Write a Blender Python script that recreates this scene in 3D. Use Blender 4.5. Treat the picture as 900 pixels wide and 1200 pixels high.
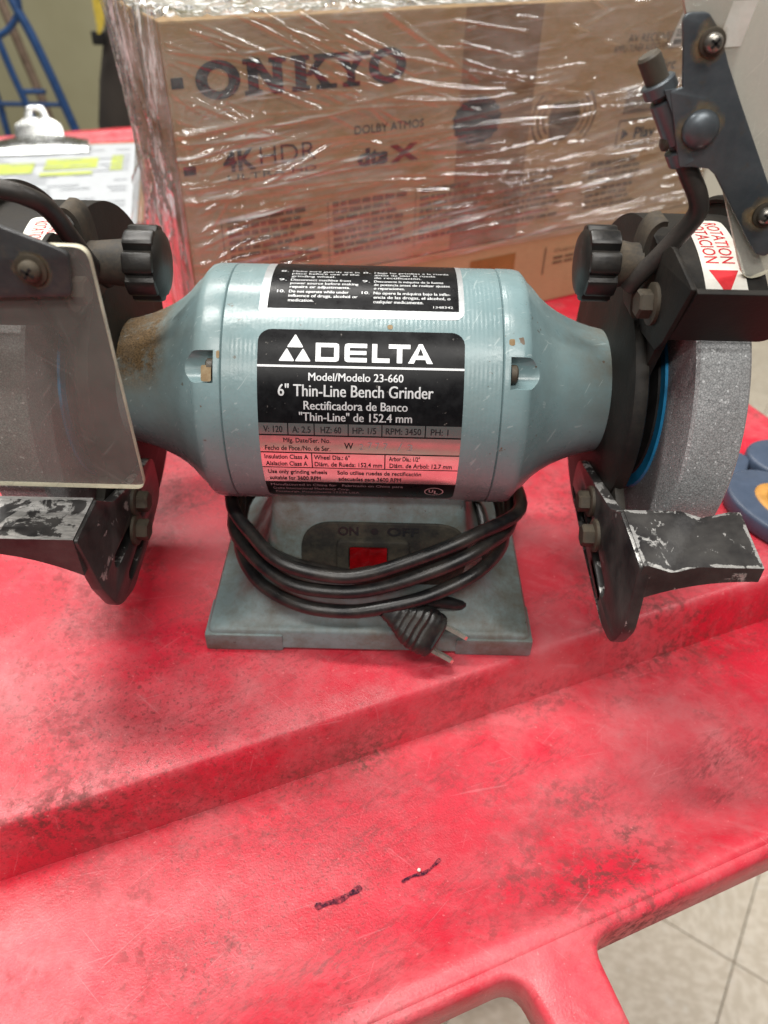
import bpy, bmesh, math, random
import numpy as np
from mathutils import Vector, Matrix
for o in list(bpy.data.objects): bpy.data.objects.remove(o)
rnd = random.Random(7)
S = 0.001                      # everything below is written in millimetres
SC = bpy.context.scene
COL = SC.collection
rad = math.radians

# ------------------------------------------------------------------ camera
cam = bpy.data.cameras.new('camera'); camo = bpy.data.objects.new('camera', cam); COL.objects.link(camo)
cam.sensor_fit = 'VERTICAL'; cam.sensor_height = 36; cam.lens = 26.4
cam.clip_start = 0.01; cam.clip_end = 50
_p, _r = rad(40), rad(1.3)
_f = Vector((0, math.cos(_p), -math.sin(_p))); _R = Vector((1, 0, 0)); _U = Vector((0, math.sin(_p), math.cos(_p)))
_R2 = _R*math.cos(_r) + _U*math.sin(_r); _U2 = -_R*math.sin(_r) + _U*math.cos(_r)
M = Matrix((_R2, _U2, -_f)).transposed().to_4x4(); M.translation = Vector((9.5, -289, 278))*S
camo.matrix_world = M
cam.dof.use_dof = True; cam.dof.focus_distance = 0.285; cam.dof.aperture_fstop = 11.0
SC.camera = camo
# ------------------------------------------------------------------ world (even room bounce light) and ceiling lamps
w = bpy.data.worlds.new('World'); SC.world = w; w.use_nodes = True
w.node_tree.nodes['Background'].inputs[0].default_value = (1.0, 0.97, 0.92, 1)
w.node_tree.nodes['Background'].inputs[1].default_value = 0.11
def area(name, loc, sx, sy, power, col=(1, 0.97, 0.92)):
    l = bpy.data.lights.new(name, 'AREA'); l.shape = 'RECTANGLE'; l.size = sx; l.size_y = sy; l.energy = power; l.color = col
    o = bpy.data.objects.new(name, l); COL.objects.link(o); o.location = loc; return o
area('ceiling_lamp_far', (-0.55, 1.30, 1.75), 1.2, 0.16, 36)
area('ceiling_lamp_over', (-0.55, 0.15, 1.75), 1.2, 0.14, 37)
area('ceiling_lamp_near', (0.25, -0.85, 1.75), 1.2, 0.14, 24)
area('ceiling_lamp_back', (-0.30, -1.70, 1.75), 1.2, 0.14, 27)
area('ceiling_lamp_right', (1.9, 0.5, 1.75), 1.2, 0.14, 24)
# ------------------------------------------------------------------ render
SC.view_settings.view_transform = 'Standard'; SC.view_settings.look = 'None'
SC.view_settings.exposure = -0.20; SC.view_settings.gamma = 1; SC.view_settings.use_curve_mapping = False
SC.render.engine = 'CYCLES'; SC.cycles.use_denoising = True
SC.cycles.max_bounces = 8; SC.cycles.transparent_max_bounces = 24
SC.cycles.caustics_reflective = False; SC.cycles.caustics_refractive = False
SC.cycles.sample_clamp_indirect = 6

# ================================================================== material builder
class NB:
    def __init__(s, name):
        s.m = bpy.data.materials.new(name); s.m.use_nodes = True; s.t = s.m.node_tree; s.t.nodes.clear()
        s.out = s.n('ShaderNodeOutputMaterial'); s.tc = s.n('ShaderNodeTexCoord')
        s.P = s.tc.outputs['Object']
    def n(s, t, **k):
        nd = s.t.nodes.new(t)
        for a, b in k.items(): setattr(nd, a, b)
        return nd
    def set(s, nd, i, v):
        if hasattr(v, 'is_output'): s.t.links.new(v, nd.inputs[i])
        else:
            if isinstance(v, tuple) and len(v) == 3 and nd.inputs[i].type == 'RGBA': v = v + (1,)
            nd.inputs[i].default_value = v
    def mapv(s, scale=(1, 1, 1), rot=(0, 0, 0), loc=(0, 0, 0)):
        nd = s.n('ShaderNodeMapping'); s.set(nd, 0, s.P)
        if any(rot): nd.vector_type = 'TEXTURE'; scale = tuple(1/v for v in scale)
        nd.inputs['Scale'].default_value = scale
        nd.inputs['Rotation'].default_value = rot; nd.inputs['Location'].default_value = loc; return nd.outputs[0]
    def noise(s, scale, detail=5, rough=.6, vec=None, dist=0.):
        nd = s.n('ShaderNodeTexNoise'); s.set(nd, 'Vector', vec or s.P); s.set(nd, 'Scale', float(scale)); s.set(nd, 'Detail', float(detail))
        s.set(nd, 'Roughness', rough); s.set(nd, 'Distortion', dist); return nd.outputs[0]
    def voro(s, scale, feature='F1', out=0, vec=None, rnd_=1.):
        nd = s.n('ShaderNodeTexVoronoi'); nd.feature = feature; s.set(nd, 'Vector', vec or s.P); s.set(nd, 'Scale', float(scale))
        return nd.outputs[out]
    def ramp(s, v, lo, hi, a=0., b=1.):
        nd = s.n('ShaderNodeMapRange'); nd.clamp = True; s.set(nd, 0, v); s.set(nd, 1, lo); s.set(nd, 2, hi); s.set(nd, 3, a); s.set(nd, 4, b); return nd.outputs[0]
    def math(s, op, a, b=0., c=0.):
        nd = s.n('ShaderNodeMath', operation=op); s.set(nd, 0, a); s.set(nd, 1, b); s.set(nd, 2, c); return nd.outputs[0]
    def mix(s, f, a, b):
        nd = s.n('ShaderNodeMix', data_type='RGBA'); s.set(nd, 0, f); s.set(nd, 6, a); s.set(nd, 7, b); return nd.outputs[2]
    def mixf(s, f, a, b):
        nd = s.n('ShaderNodeMix', data_type='FLOAT'); s.set(nd, 0, f); s.set(nd, 2, a); s.set(nd, 3, b); return nd.outputs[0]
    def sep(s, which='P'):
        nd = s.n('ShaderNodeSeparateXYZ'); s.set(nd, 0, s.P); return nd.outputs
    def up(s):
        g = s.n('ShaderNodeNewGeometry'); nd = s.n('ShaderNodeSeparateXYZ'); s.set(nd, 0, g.outputs['Normal']); return nd.outputs[2]
    def edge(s):
        g = s.n('ShaderNodeNewGeometry'); return g.outputs['Pointiness']
    def bump(s, h, strength=.5, dist=.0005, prev=None):
        nd = s.n('ShaderNodeBump'); s.set(nd, 'Height', h); s.set(nd, 'Strength', strength); s.set(nd, 'Distance', dist)
        if prev is not None: s.set(nd, 'Normal', prev)
        return nd.outputs[0]
    def pbr(s, col, rough=.5, metal=0., nrm=None, spec=.5, **k):
        nd = s.n('ShaderNodeBsdfPrincipled'); s.set(nd, 'Base Color', col); s.set(nd, 'Roughness', rough); s.set(nd, 'Metallic', metal)
        s.set(nd, 'Specular IOR Level', spec)
        if nrm is not None: s.set(nd, 'Normal', nrm)
        for a, b in k.items(): s.set(nd, a.replace('_', ' '), b)
        return nd.outputs[0]
    def schlick(s, nrm=None):
        nd = s.n('ShaderNodeLayerWeight'); s.set(nd, 'Blend', .5)
        if nrm is not None: s.set(nd, 'Normal', nrm)
        return s.math('MULTIPLY_ADD', s.math('POWER', nd.outputs['Facing'], 5.), .9, .045)
    def done(s, sh): s.t.links.new(sh, s.out.inputs[0]); return s.m
def simple(name, col, rough=.5, metal=0., var=.25, scale=120, bump=.15, bscale=900, dust=None, spec=.5):
    b = NB(name); n = b.noise(scale, 6); c = b.mix(b.ramp(n, .3, .7), tuple(x*(1-var) for x in col), tuple(min(1, x*(1+var)) for x in col))
    if dust:
        d = b.math('MULTIPLY', b.ramp(b.noise(70, 7, .7), .42, .68), dust[3]); c = b.mix(d, c, dust[:3])
    return b.done(b.pbr(c, b.ramp(n, .3, .7, rough*.85, min(1, rough*1.15)), metal, b.bump(b.noise(bscale, 4), bump, .0004), spec))

def mat_paint():
    b = NB('blue_grey_enamel'); x, y, z = b.sep()
    n = b.noise(60, 5); c = b.mix(b.ramp(n, .3, .7), (.178, .268, .283), (.208, .303, .318))
    # dust and rust brown grime settled on the tapered ends
    ax = b.math('ABSOLUTE', x)
    endm = b.ramp(ax, .060, .098)
    dm = b.math('MULTIPLY', endm, b.ramp(b.up(), -.3, .9)); dm = b.math('MULTIPLY', dm, b.ramp(b.noise(55, 6, .7), .33, .6))
    c = b.mix(b.math('MULTIPLY', dm, .75), c, (.17, .135, .09))
    left = b.math('MULTIPLY', b.ramp(x, -.080, -.087), b.ramp(b.up(), .30, .62)); left = b.math('MULTIPLY', left, b.ramp(b.noise(90, 8, .8), .36, .5))
    c = b.mix(left, c, b.mix(b.ramp(b.noise(1400, 4), .35, .65), (.07, .045, .02), (.24, .15, .07)))
    sp = b.ramp(b.noise(330, 3, .5), .715, .74); c = b.mix(b.math('MULTIPLY', sp, .7), c, (.10, .075, .05))
    sc = b.ramp(b.noise(90, 2, .5, b.mapv((.5, 9, 4), (.3, .2, .5))), .69, .71); sc = b.math('MAXIMUM', sc, b.ramp(b.noise(80, 2, .5, b.mapv((7, .6, 1.2), (.2, .5, -.3))), .70, .72)); c = b.mix(b.math('MULTIPLY', sc, .35), c, (.5, .58, .58))
    film_ = b.ramp(b.noise(26, 7, .7), .46, .74); c = b.mix(b.math('MULTIPLY', film_, .30), c, (.17, .175, .155))
    chip = b.ramp(b.noise(150, 3, .5, b.mapv(loc=(2, 3, 4))), .735, .745); c = b.mix(chip, c, (.14, .10, .07))
    wv = b.n('ShaderNodeTexWave'); wv.wave_type = 'BANDS'; wv.bands_direction = 'X'; b.set(wv, 'Vector', b.P); b.set(wv, 'Scale', 190.); b.set(wv, 'Distortion', .4); b.set(wv, 'Detail', 1.)
    rib = b.math('MULTIPLY', wv.outputs[1], b.ramp(ax, .0535, .0525))
    nr = b.bump(rib, .10, .0003); nr = b.bump(b.noise(260, 3), .16, .0008, nr)
    r = b.mixf(dm, b.ramp(n, .3, .7, .22, .34), .8)
    return b.done(b.pbr(c, r, 0., nr))
def mat_base():
    b = NB('blue_grey_cast_base'); n = b.noise(45, 6, .7)
    c = b.mix(b.ramp(n, .3, .7), (.155, .208, .214), (.20, .262, .266))
    c = b.mix(b.math('MULTIPLY', b.ramp(b.noise(38, 8, .75), .40, .62), .85), c, (.105, .092, .068))
    c = b.mix(b.ramp(b.noise(420, 3), .70, .73), c, (.06, .05, .04))
    return b.done(b.pbr(c, b.ramp(n, .3, .7, .38, .6), 0., b.bump(b.noise(500, 4), .25, .0005)))
def mat_black(name, col=(.022, .021, .021), dust=.75, rough=.45, dcol=(.115, .092, .066), nz=True, spec=.5):
    b = NB(name); n = b.noise(90, 6)
    d = b.ramp(b.math('ADD', b.math('MULTIPLY', b.noise(48, 8, .75), .75), b.math('MULTIPLY', b.noise(420, 5, .7), .25)), .40, .62)
    if nz: d = b.math('MULTIPLY', d, b.ramp(b.up(), -.6, .7, .25, 1.))
    d = b.math('MULTIPLY', d, dust)
    c = b.mix(d, b.mix(b.ramp(n, .3, .7), tuple(v*.8 for v in col), tuple(v*1.3 for v in col)), b.mix(b.ramp(b.noise(900, 3), .3, .7), tuple(v*.7 for v in dcol), dcol))
    return b.done(b.pbr(c, b.mixf(d, rough, .85), 0., b.bump(b.noise(700, 4), .2, .0004), spec))
def mat_chipped(name, lo, hi, edge_w=.6, sx=1., side=-.14, streak=.10):
    # black paint worn through to bare cast aluminium
    b = NB(name); n = b.noise(95, 7, .65, b.mapv((1, .75, 1), (0, 0, rad(24)*sx)), .6)
    e = b.ramp(b.edge(), .515, .56)
    # bare metal also where the flat top has been rubbed by work pieces
    k = b.math('ADD', n, b.math('MULTIPLY', e, edge_w*.35)); k = b.math('ADD', k, b.ramp(b.up(), .6, .95, side, 0.))
    st = b.ramp(b.noise(70, 3, .5, b.mapv((1, 7, 1), (0, 0, rad(62)*sx))), .60, .72); k = b.math('ADD', k, b.math('MULTIPLY', st, streak))
    m = b.ramp(k, lo, hi)
    bare = b.mix(b.ramp(b.noise(300, 4, .6, b.mapv((1, 4, 1))), .3, .7), (.30, .295, .285), (.60, .59, .57))
    blk = b.mix(b.ramp(b.noise(60, 6), .35, .7), (.013, .012, .013), (.060, .057, .054))
    return b.done(b.pbr(b.mix(m, blk, bare), b.mixf(m, .38, .42), b.math('MULTIPLY', m, .55), b.bump(m, .4, .0002, b.bump(b.noise(600, 4), .2, .0004))))
def mat_wheel():
    b = NB('grey_abrasive'); v = b.voro(1500, 'F1', 1); sv = b.n('ShaderNodeSeparateColor'); b.set(sv, 0, v)
    d = b.voro(1100, 'DISTANCE_TO_EDGE')
    c = b.mix(sv.outputs[0], (.31, .318, .325), (.48, .488, .495))
    c = b.mix(b.ramp(d, .0, .12), (.16, .165, .17), c)
    c = b.mix(b.math('MULTIPLY', b.ramp(b.noise(38, 6, .65, b.mapv((1, 1, .5))), .44, .66), .55), c, (.17, .165, .16))
    c = b.mix(b.ramp(sv.outputs[1], .988, .991), c, (.66, .68, .69))
    return b.done(b.pbr(c, b.ramp(sv.outputs[2], 0., 1., .3, .85), 0., b.bump(b.noise(800, 3, .7), .5, .0005, b.bump(sv.outputs[0], .3, .0004))))
CU = np.array([math.cos(rad(22.49)), math.sin(rad(22.49)), 0]); CV = np.array([-CU[1], CU[0], 0])
def mat_cart():
    b = NB('worn_red_plastic')
    n1 = b.noise(14, 8, .65); n2 = b.noise(5, 5, .6); n3 = b.noise(240, 6, .72)
    c = b.mix(b.ramp(n1, .3, .7), (.57, .010, .030), (.68, .022, .052))
    # rubbed paler patches
    c = b.mix(b.math('MULTIPLY', b.ramp(b.noise(9, 7, .7, b.mapv(loc=(3, 1, 0))), .46, .72), .85), c, (.58, .195, .21))
    c = b.mix(b.math('MULTIPLY', b.ramp(b.noise(8, 7, .7, b.mapv((1, 1.9, 1), (0, 0, rad(20)), (.9, .3, 0))), .47, .66), .42), c, (.32, .035, .046))
    c = b.mix(b.math('MULTIPLY', b.ramp(b.noise(60, 6, .75, b.mapv((1, 2.6, 1), (0, 0, rad(-25)), (.2, .7, 0))), .54, .68), .20), c, (.66, .22, .235))
    # grime: broad stain times fine speckle
    g = b.math('MULTIPLY', b.ramp(b.noise(11, 6, .7, b.mapv(loc=(.7, 2.2, 0))), .47, .66), b.ramp(n3, .46, .60))
    c = b.mix(b.math('MULTIPLY', g, .8), c, (.11, .034, .030))
    g2 = b.math('MULTIPLY', b.ramp(b.noise(6, 5, .6, b.mapv(loc=(5, 7, 0))), .5, .62), b.ramp(b.noise(520, 5, .75), .53, .64))
    c = b.mix(b.math('MULTIPLY', g2, .6), c, (.07, .026, .022))
    fine = b.ramp(b.noise(700, 3, .6), .64, .72); c = b.mix(b.math('MULTIPLY', fine, .3), c, (.26, .03, .035))
    pale = b.ramp(b.noise(520, 2, .5, b.mapv(loc=(9, 1, 0))), .70, .75); c = b.mix(b.math('MULTIPLY', pale, .35), c, (.85, .30, .30))
    sm = b.math('MULTIPLY', b.ramp(b.noise(10, 7, .72, b.mapv((1, 3.6, 1), (0, 0, rad(28)), (.4, .2, 0))), .50, .70), b.ramp(b.noise(260, 6, .78, b.mapv((.6, 2.0, 1), (0, 0, rad(40)))), .44, .62))
    c = b.mix(b.math('MULTIPLY', sm, .85), c, (.13, .030, .030))
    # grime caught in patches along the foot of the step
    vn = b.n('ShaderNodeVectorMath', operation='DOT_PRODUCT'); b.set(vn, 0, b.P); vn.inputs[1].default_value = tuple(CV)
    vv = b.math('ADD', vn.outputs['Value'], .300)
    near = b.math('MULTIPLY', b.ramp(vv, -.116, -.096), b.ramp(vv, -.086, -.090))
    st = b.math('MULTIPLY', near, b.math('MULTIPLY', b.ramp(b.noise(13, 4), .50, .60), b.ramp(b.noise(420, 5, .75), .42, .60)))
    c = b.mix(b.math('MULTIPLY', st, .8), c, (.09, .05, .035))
    sc = None
    for i, (an, th, sc_) in enumerate(((20, .735, 22), (-40, .745, 26), (75, .75, 24), (48, .742, 18), (12, .752, 14))):
        k = b.ramp(b.noise(sc_, 1.5, .5, b.mapv((1.2, 40, 1), (0, 0, rad(an)), (i*.31, i*.1, 0))), th, th+.012)
        sc = k if sc is None else b.math('MAXIMUM', sc, k)
    c = b.mix(b.math('MULTIPLY', sc, .15), c, (.80, .33, .36))
    r = b.math('ADD', b.ramp(n1, .3, .7, .30, .46), b.math('MULTIPLY', g, .3))
    nr = b.bump(b.noise(1100, 3, .6), .30, .0005); nr = b.bump(b.noise(40, 4), .18, .002, nr)
    return b.done(b.pbr(c, r, 0., nr, .5))
def mat_card():
    b = NB('brown_cardboard'); n = b.noise(9, 5); f = b.noise(160, 5, .6, b.mapv((1, 1, 8)))
    c = b.mix(b.ramp(n, .3, .7), (.45, .298, .152), (.51, .348, .19)); c = b.mix(b.math('MULTIPLY', b.ramp(f, .35, .75), .3), c, (.27, .16, .08))
    return b.done(b.pbr(c, .75, 0., b.bump(b.noise(300, 4), .2, .0005)))
def mat_film(name, haze=.05, gl=.5, stretch=(25, 25, 260), rough=.07, lines=0., base=.03, tint=.97, upright=False):
    b = NB(name); a = rad(29)
    h = b.noise(1.0, 6, .6, b.mapv(stretch, (0, 0, a)), .6); h2 = b.noise(140, 4, .6, None, .4)
    nr = b.bump(h, .16, .0045); nr = b.bump(h2, .16, .0010, nr)
    tr = b.n('ShaderNodeBsdfTransparent'); b.set(tr, 0, (tint, tint, tint*.99))
    g = b.n('ShaderNodeBsdfGlossy'); b.set(g, 'Color', (1, 1, 1)); b.set(g, 'Roughness', rough); b.set(g, 'Normal', nr)
    fac = b.math('MULTIPLY_ADD', b.schlick(nr), gl, base)
    m1 = b.n('ShaderNodeMixShader'); b.set(m1, 0, fac); b.t.links.new(tr.outputs[0], m1.inputs[1]); b.t.links.new(g.outputs[0], m1.inputs[2])
    d = b.n('ShaderNodeBsdfDiffuse'); b.set(d, 0, (.92, .92, .90)); b.set(d, 'Normal', nr)
    hz = b.math('MULTIPLY', b.ramp(b.noise(24, 6, .65, b.mapv((1, 1, 2.2), (0, 0, a))), .36, .72), haze)
    # white diffuse streaks along crinkles: layer scatter plus highlights painted into the colour
    if lines:
        if upright: k = b.ramp(b.noise(1., 5, .7, b.mapv((110, 110, 8), (0, rad(10), a), (.03, 0, 0))), .52, .66)
        else:
            k = b.ramp(b.noise(1., 4, .62, b.mapv((9, 9, 190), (0, rad(-3), a)), .35), .565, .69)
            k2 = b.ramp(b.noise(1., 3, .6, b.mapv((26, 26, 420), (0, rad(-5), a), (.05, 0, .02)), .3), .62, .74)
            k = b.math('MAXIMUM', k, k2); k = b.math('MULTIPLY', k, b.ramp(b.noise(14, 3), .38, .62))
        hz = b.math('ADD', hz, b.math('MULTIPLY', k, lines))
    m2 = b.n('ShaderNodeMixShader'); b.set(m2, 0, hz); b.t.links.new(m1.outputs[0], m2.inputs[1]); b.t.links.new(d.outputs[0], m2.inputs[2])
    return b.done(m2.outputs[0])
def mat_shield(name, haze, tint=(.93, .93, .90), dcol=(.40, .37, .32)):
    b = NB(name)
    tr = b.n('ShaderNodeBsdfTransparent'); b.set(tr, 0, tint)
    nr = b.bump(b.noise(200, 5), .05, .0003)
    g = b.n('ShaderNodeBsdfGlossy'); b.set(g, 'Roughness', .08); b.set(g, 'Normal', nr)
    m1 = b.n('ShaderNodeMixShader'); b.set(m1, 0, b.math('MULTIPLY', b.schlick(), .4)); b.t.links.new(tr.outputs[0], m1.inputs[1]); b.t.links.new(g.outputs[0], m1.inputs[2])
    d = b.n('ShaderNodeBsdfDiffuse'); b.set(d, 0, dcol)
    hz = b.ramp(b.noise(35, 7, .7), .3, .75, haze*.65, haze*1.3)
    spk = b.ramp(b.noise(1500, 3), .62, .75); hz = b.math('ADD', hz, b.math('MULTIPLY', spk, .16))
    for an in (35, -50, 80):
        k = b.ramp(b.noise(40, 2, .5, b.mapv((.8, 1, 24), (0, rad(an), 0))), .70, .72); hz = b.math('ADD', hz, b.math('MULTIPLY', k, .12))
    m2 = b.n('ShaderNodeMixShader'); b.set(m2, 0, hz); b.t.links.new(m1.outputs[0], m2.inputs[1]); b.t.links.new(d.outputs[0], m2.inputs[2])
    return b.done(m2.outputs[0])
def mat_plate():
    # blued steel with rust halos
    b = NB('blued_steel'); n = b.noise(70, 6, .65)
    c = b.mix(b.ramp(n, .3, .7), (.090, .106, .122), (.155, .175, .192))
    c = b.mix(b.math('MULTIPLY', b.ramp(b.noise(260, 6, .7), .56, .74), .35), c, (.17, .12, .07))
    return b.done(b.pbr(c, b.ramp(n, .3, .7, .30, .45), .55, b.bump(b.noise(500, 4), .15, .0003)))
def mat_plate_dusty():
    b = NB('dusty_blued_steel'); n = b.noise(70, 6, .65)
    c = b.mix(b.ramp(n, .3, .7), (.036, .037, .040), (.072, .073, .076))
    c = b.mix(b.math('MULTIPLY', b.ramp(b.noise(260, 6, .7), .5, .74), .3), c, (.17, .13, .09))
    return b.done(b.pbr(c, .5, .3, b.bump(b.noise(500, 4), .15, .0003)))
def mat_rust(): 
    b = NB('rust_stain'); return b.done(b.pbr(b.mix(b.ramp(b.noise(300, 6), .35, .65), (.20, .125, .055), (.30, .225, .13)), .8, 0., b.bump(b.noise(900, 4), .3, .0003)))
def mat_rust_halo(name):
    b = NB(name)
    uvn = b.n('ShaderNodeUVMap'); sx = b.n('ShaderNodeSeparateXYZ'); b.set(sx, 0, uvn.outputs[0])
    r = b.math('ADD', sx.outputs[0], b.ramp(b.noise(160, 5), .3, .7, -.22, .22))
    f = b.ramp(r, .98, .45)
    tr = b.n('ShaderNodeBsdfTransparent')
    p = b.pbr(b.mix(b.ramp(b.noise(300, 6), .35, .65), (.22, .14, .065), (.34, .27, .17)), .8)
    m = b.n('ShaderNodeMixShader'); b.set(m, 0, b.math('MULTIPLY', f, .85)); b.t.links.new(tr.outputs[0], m.inputs[1]); b.t.links.new(p, m.inputs[2])
    return b.done(m.outputs[0])
def mat_marker():
    b = NB('faded_marker_ink'); tr = b.n('ShaderNodeBsdfTransparent'); p = b.pbr((.018, .012, .030), .8, 0., None, .15)
    k = b.math('MULTIPLY', b.ramp(b.noise(900, 5, .75), .36, .56), b.ramp(b.noise(160, 4), .30, .55, .35, 1.))
    m = b.n('ShaderNodeMixShader'); b.set(m, 0, b.math('MULTIPLY', k, .9)); b.t.links.new(tr.outputs[0], m.inputs[1]); b.t.links.new(p, m.inputs[2]); return b.done(m.outputs[0])
def mat_wall():
    b = NB('olive_cream_wall'); n = b.noise(3, 4); return b.done(b.pbr(b.mix(b.ramp(n, .3, .7), (.34, .32, .20), (.40, .38, .25)), .7, 0., b.bump(b.noise(200, 4), .2, .001)))
def mat_tile():
    b = NB('vinyl_floor_tile'); n = b.noise(55, 4, .6, b.mapv((1, 1.8, 1), (0, 0, .5)))
    c = b.mix(b.ramp(n, .42, .62), (.66, .59, .475), (.80, .735, .62)); c = b.mix(b.ramp(b.noise(30, 5, .6, b.mapv(loc=(4, 4, 0))), .6, .7), c, (.80, .76, .67))
    c = b.mix(b.math('MULTIPLY', b.ramp(b.noise(4, 5), .5, .8), .4), c, (.40, .36, .29))
    return b.done(b.pbr(c, .42, 0., b.bump(b.noise(80, 3), .1, .0006)))
def mat_silver():
    b = NB('silver_label_foil'); n = b.noise(60, 6, .7); 
    c = b.mix(b.ramp(n, .4, .75), (.92, .91, .90), (.80, .79, .78)); c = b.mix(b.ramp(b.noise(420, 3), .66, .72), c, (.8, .8, .8))
    return b.done(b.pbr(c, b.ramp(n, .3, .7, .16, .26), 1.))
def mat_labelblack():
    b = NB('black_label_print'); n = b.noise(150, 7, .7)
    c = b.mix(b.ramp(n, .45, .75), (.006, .006, .007), (.016, .0165, .018)); c = b.mix(b.ramp(b.noise(500, 3), .70, .74), c, (.14, .13, .12))
    return b.done(b.pbr(c, b.ramp(n, .3, .7, .24, .36), 0., b.bump(b.noise(120, 3), .06, .0006), .14))

MT = dict(
 paint=mat_paint(), base=mat_base(), guard=mat_black('dusty_black_guard', (.010, .0094, .009), .42, .55, (.060, .049, .036), True, .26), knob=mat_black('black_knob_plastic', (.007, .0073, .008), .2, .34),
 bracket=mat_black('dusty_bracket_steel', (.024, .021, .017), .85, .65, (.135, .102, .066)), rod=mat_black('dark_steel_rod', (.026, .024, .023), .45, .36, (.085, .065, .05)),
 knurl=mat_black('knurled_steel', (.055, .046, .035), .8, .5, (.13, .10, .065)),
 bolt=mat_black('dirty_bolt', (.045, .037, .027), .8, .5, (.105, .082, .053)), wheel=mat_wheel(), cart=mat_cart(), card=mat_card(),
 restR=mat_chipped('chipped_black_rest', .60, .635, .42), restL=mat_chipped('worn_bare_rest', .475, .52, .4, -1., -.32, 0.),
 blue=simple('blue_paper_blotter', (.015, .27, .55), .45), inner=simple('dark_recess', (.012, .011, .011), .7),
 cord=simple('black_rubber_cord', (.008, .008, .009), .36, 0, .3, 200, .2, 1500, (.10, .085, .07, .35)), plug=simple('black_moulded_plug', (.008, .008, .009), .42, 0, .3, 200, .25, 900, (.09, .08, .06, .3)),
 brass=simple('nickel_prong', (.80, .76, .66), .3, .9), steel=simple('steel_screw', (.30, .28, .25), .35, .85), redsw=simple('red_switch_plastic', (.22, .003, .005), .16, 0, .35, 160, .3, 300),
 grime=simple('grimy_switch_plate', (.013, .011, .009), .85, 0, .5, 90, .6, 700, (.062, .052, .034, .8)), film=mat_film('stretch_film', .20, 1.6, (25, 25, 160), .065, .58, .055, .98), filmside=mat_film('bunched_stretch_film', .30, 2., (60, 60, 14), .09, .75, .12, .93, True),
 flap=mat_film('loose_film_flap', .10, 2., (40, 40, 60), .08, 0., .08), shieldL=mat_shield('dusty_clear_acrylic', .225, (.92, .92, .90), (.385, .365, .34)), shieldR=mat_shield('hazy_clear_acrylic', .52, (.95, .95, .93), (.64, .63, .58)),
 sedge=simple('acrylic_edge', (.62, .58, .44), .3), plate=mat_plate(), plateL=mat_plate_dusty(), rust=mat_rust(), halo=mat_rust_halo('rust_halo'), silver=mat_silver(), lblack=mat_labelblack(),
 ink=simple('black_print', (.012, .012, .014), .5, 0, .2), white=simple('white_silver_print', (.66, .67, .68), .4, .25, .06), frame=simple('silver_label_border', (.46, .48, .49), .36, .5, .06),
 boxink=simple('blue_black_box_print', (.022, .021, .028), .6, 0, .4, 200), boxgrey=simple('faded_box_print', (.17, .11, .062), .7, 0, .3), boxred=simple('red_box_print', (.20, .03, .03), .6),
 tape=simple('brown_packing_tape', (.30, .155, .05), .3, 0, .15, 40), tape2=simple('sheer_packing_tape', (.275, .16, .08), .4, 0, .12, 30), paper=simple('white_paper', (.47, .495, .52), .7, 0, .04), hi=simple('yellow_highlighter', (.46, .53, .11), .7, 0, .1),
 pgrey=simple('grey_print', (.33, .35, .38), .7), chrome=simple('bright_clip_metal', (.50, .51, .50), .26, 1., .12), board=simple('brown_hardboard', (.32, .20, .10), .6),
 sign=simple('white_sticker', (.78, .76, .70), .45, 0, .08, 150, .05, 900, (.35, .30, .22, .35)), red=simple('red_print', (.62, .02, .03), .45), scis=simple('slate_blue_plastic', (.060, .085, .135), .42, 0, .1), orange=simple('orange_soft_grip', (.55, .27, .06), .5),
 wall=mat_wall(), cream=simple('cream_wall_paint', (.66, .63, .55), .7, 0, .05, 4), tile=mat_tile(), grout=simple('dark_floor_joint', (.24, .215, .17), .8), bluemetal=simple('blue_enamel_tube', (.018, .060, .17), .4), wood=simple('brown_wood_pole', (.17, .12, .085), .6), bag=simple('dark_brown_cloth', (.040, .033, .028), .85, 0, .35, 8),
 bagdark=simple('black_cloth', (.008, .008, .008), .8), yellow=simple('yellow_strap_web', (.58, .45, .06), .6), marker=mat_marker(), crumb=simple('white_crumb', (.85, .8, .72), .7), litter=simple('crinkled_white_bag', (.82, .85, .82), .35), green=simple('green_bag_print', (.05, .30, .10), .4))

# ================================================================== mesh helpers (mm in, m out)
def thing(name, label, cat, loc=(0, 0, 0), group=None):
    o = bpy.data.objects.new(name, None); COL.objects.link(o); o.empty_display_size = .02; o.location = Vector(loc)*S
    o['label'] = label; o['category'] = cat
    if group: o['group'] = group
    o['_L'] = list(loc); return o
def org(parent):
    p = parent
    while p is not None:
        if '_L' in p: return np.array(p['_L'][:], float)
        p = p.parent
    return np.zeros(3)
def mk(name, V, F, mat, parent=None, smooth=40, recalc=True):
    V = (np.asarray(V, float) - org(parent))*S
    me = bpy.data.meshes.new(name); me.from_pydata(V.tolist(), [], F)
    if recalc or smooth:
        bm = bmesh.new(); bm.from_mesh(me)
        if recalc: bmesh.ops.recalc_face_normals(bm, faces=bm.faces)
        if smooth:
            a = rad(smooth)
            for f in bm.faces: f.smooth = True
            for e in bm.edges:
                if len(e.link_faces) == 2 and e.calc_face_angle(0) > a: e.smooth = False
        bm.to_mesh(me); bm.free()
    for m in (mat if isinstance(mat, (list, tuple)) else [mat]): me.materials.append(MT[m] if isinstance(m, str) else m)
    o = bpy.data.objects.new(name, me); COL.objects.link(o)
    if parent is not None: o.parent = parent
    return o
class MB:
    def __init__(s): s.V = []; s.F = []
    def add(s, V, F):
        k = len(s.V); s.V += [tuple(v) for v in V]; s.F += [tuple(i+k for i in f) for f in F]; return s
    def mk(s, *a, **k): return mk(a[0], s.V, s.F, *a[1:], **k)
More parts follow.
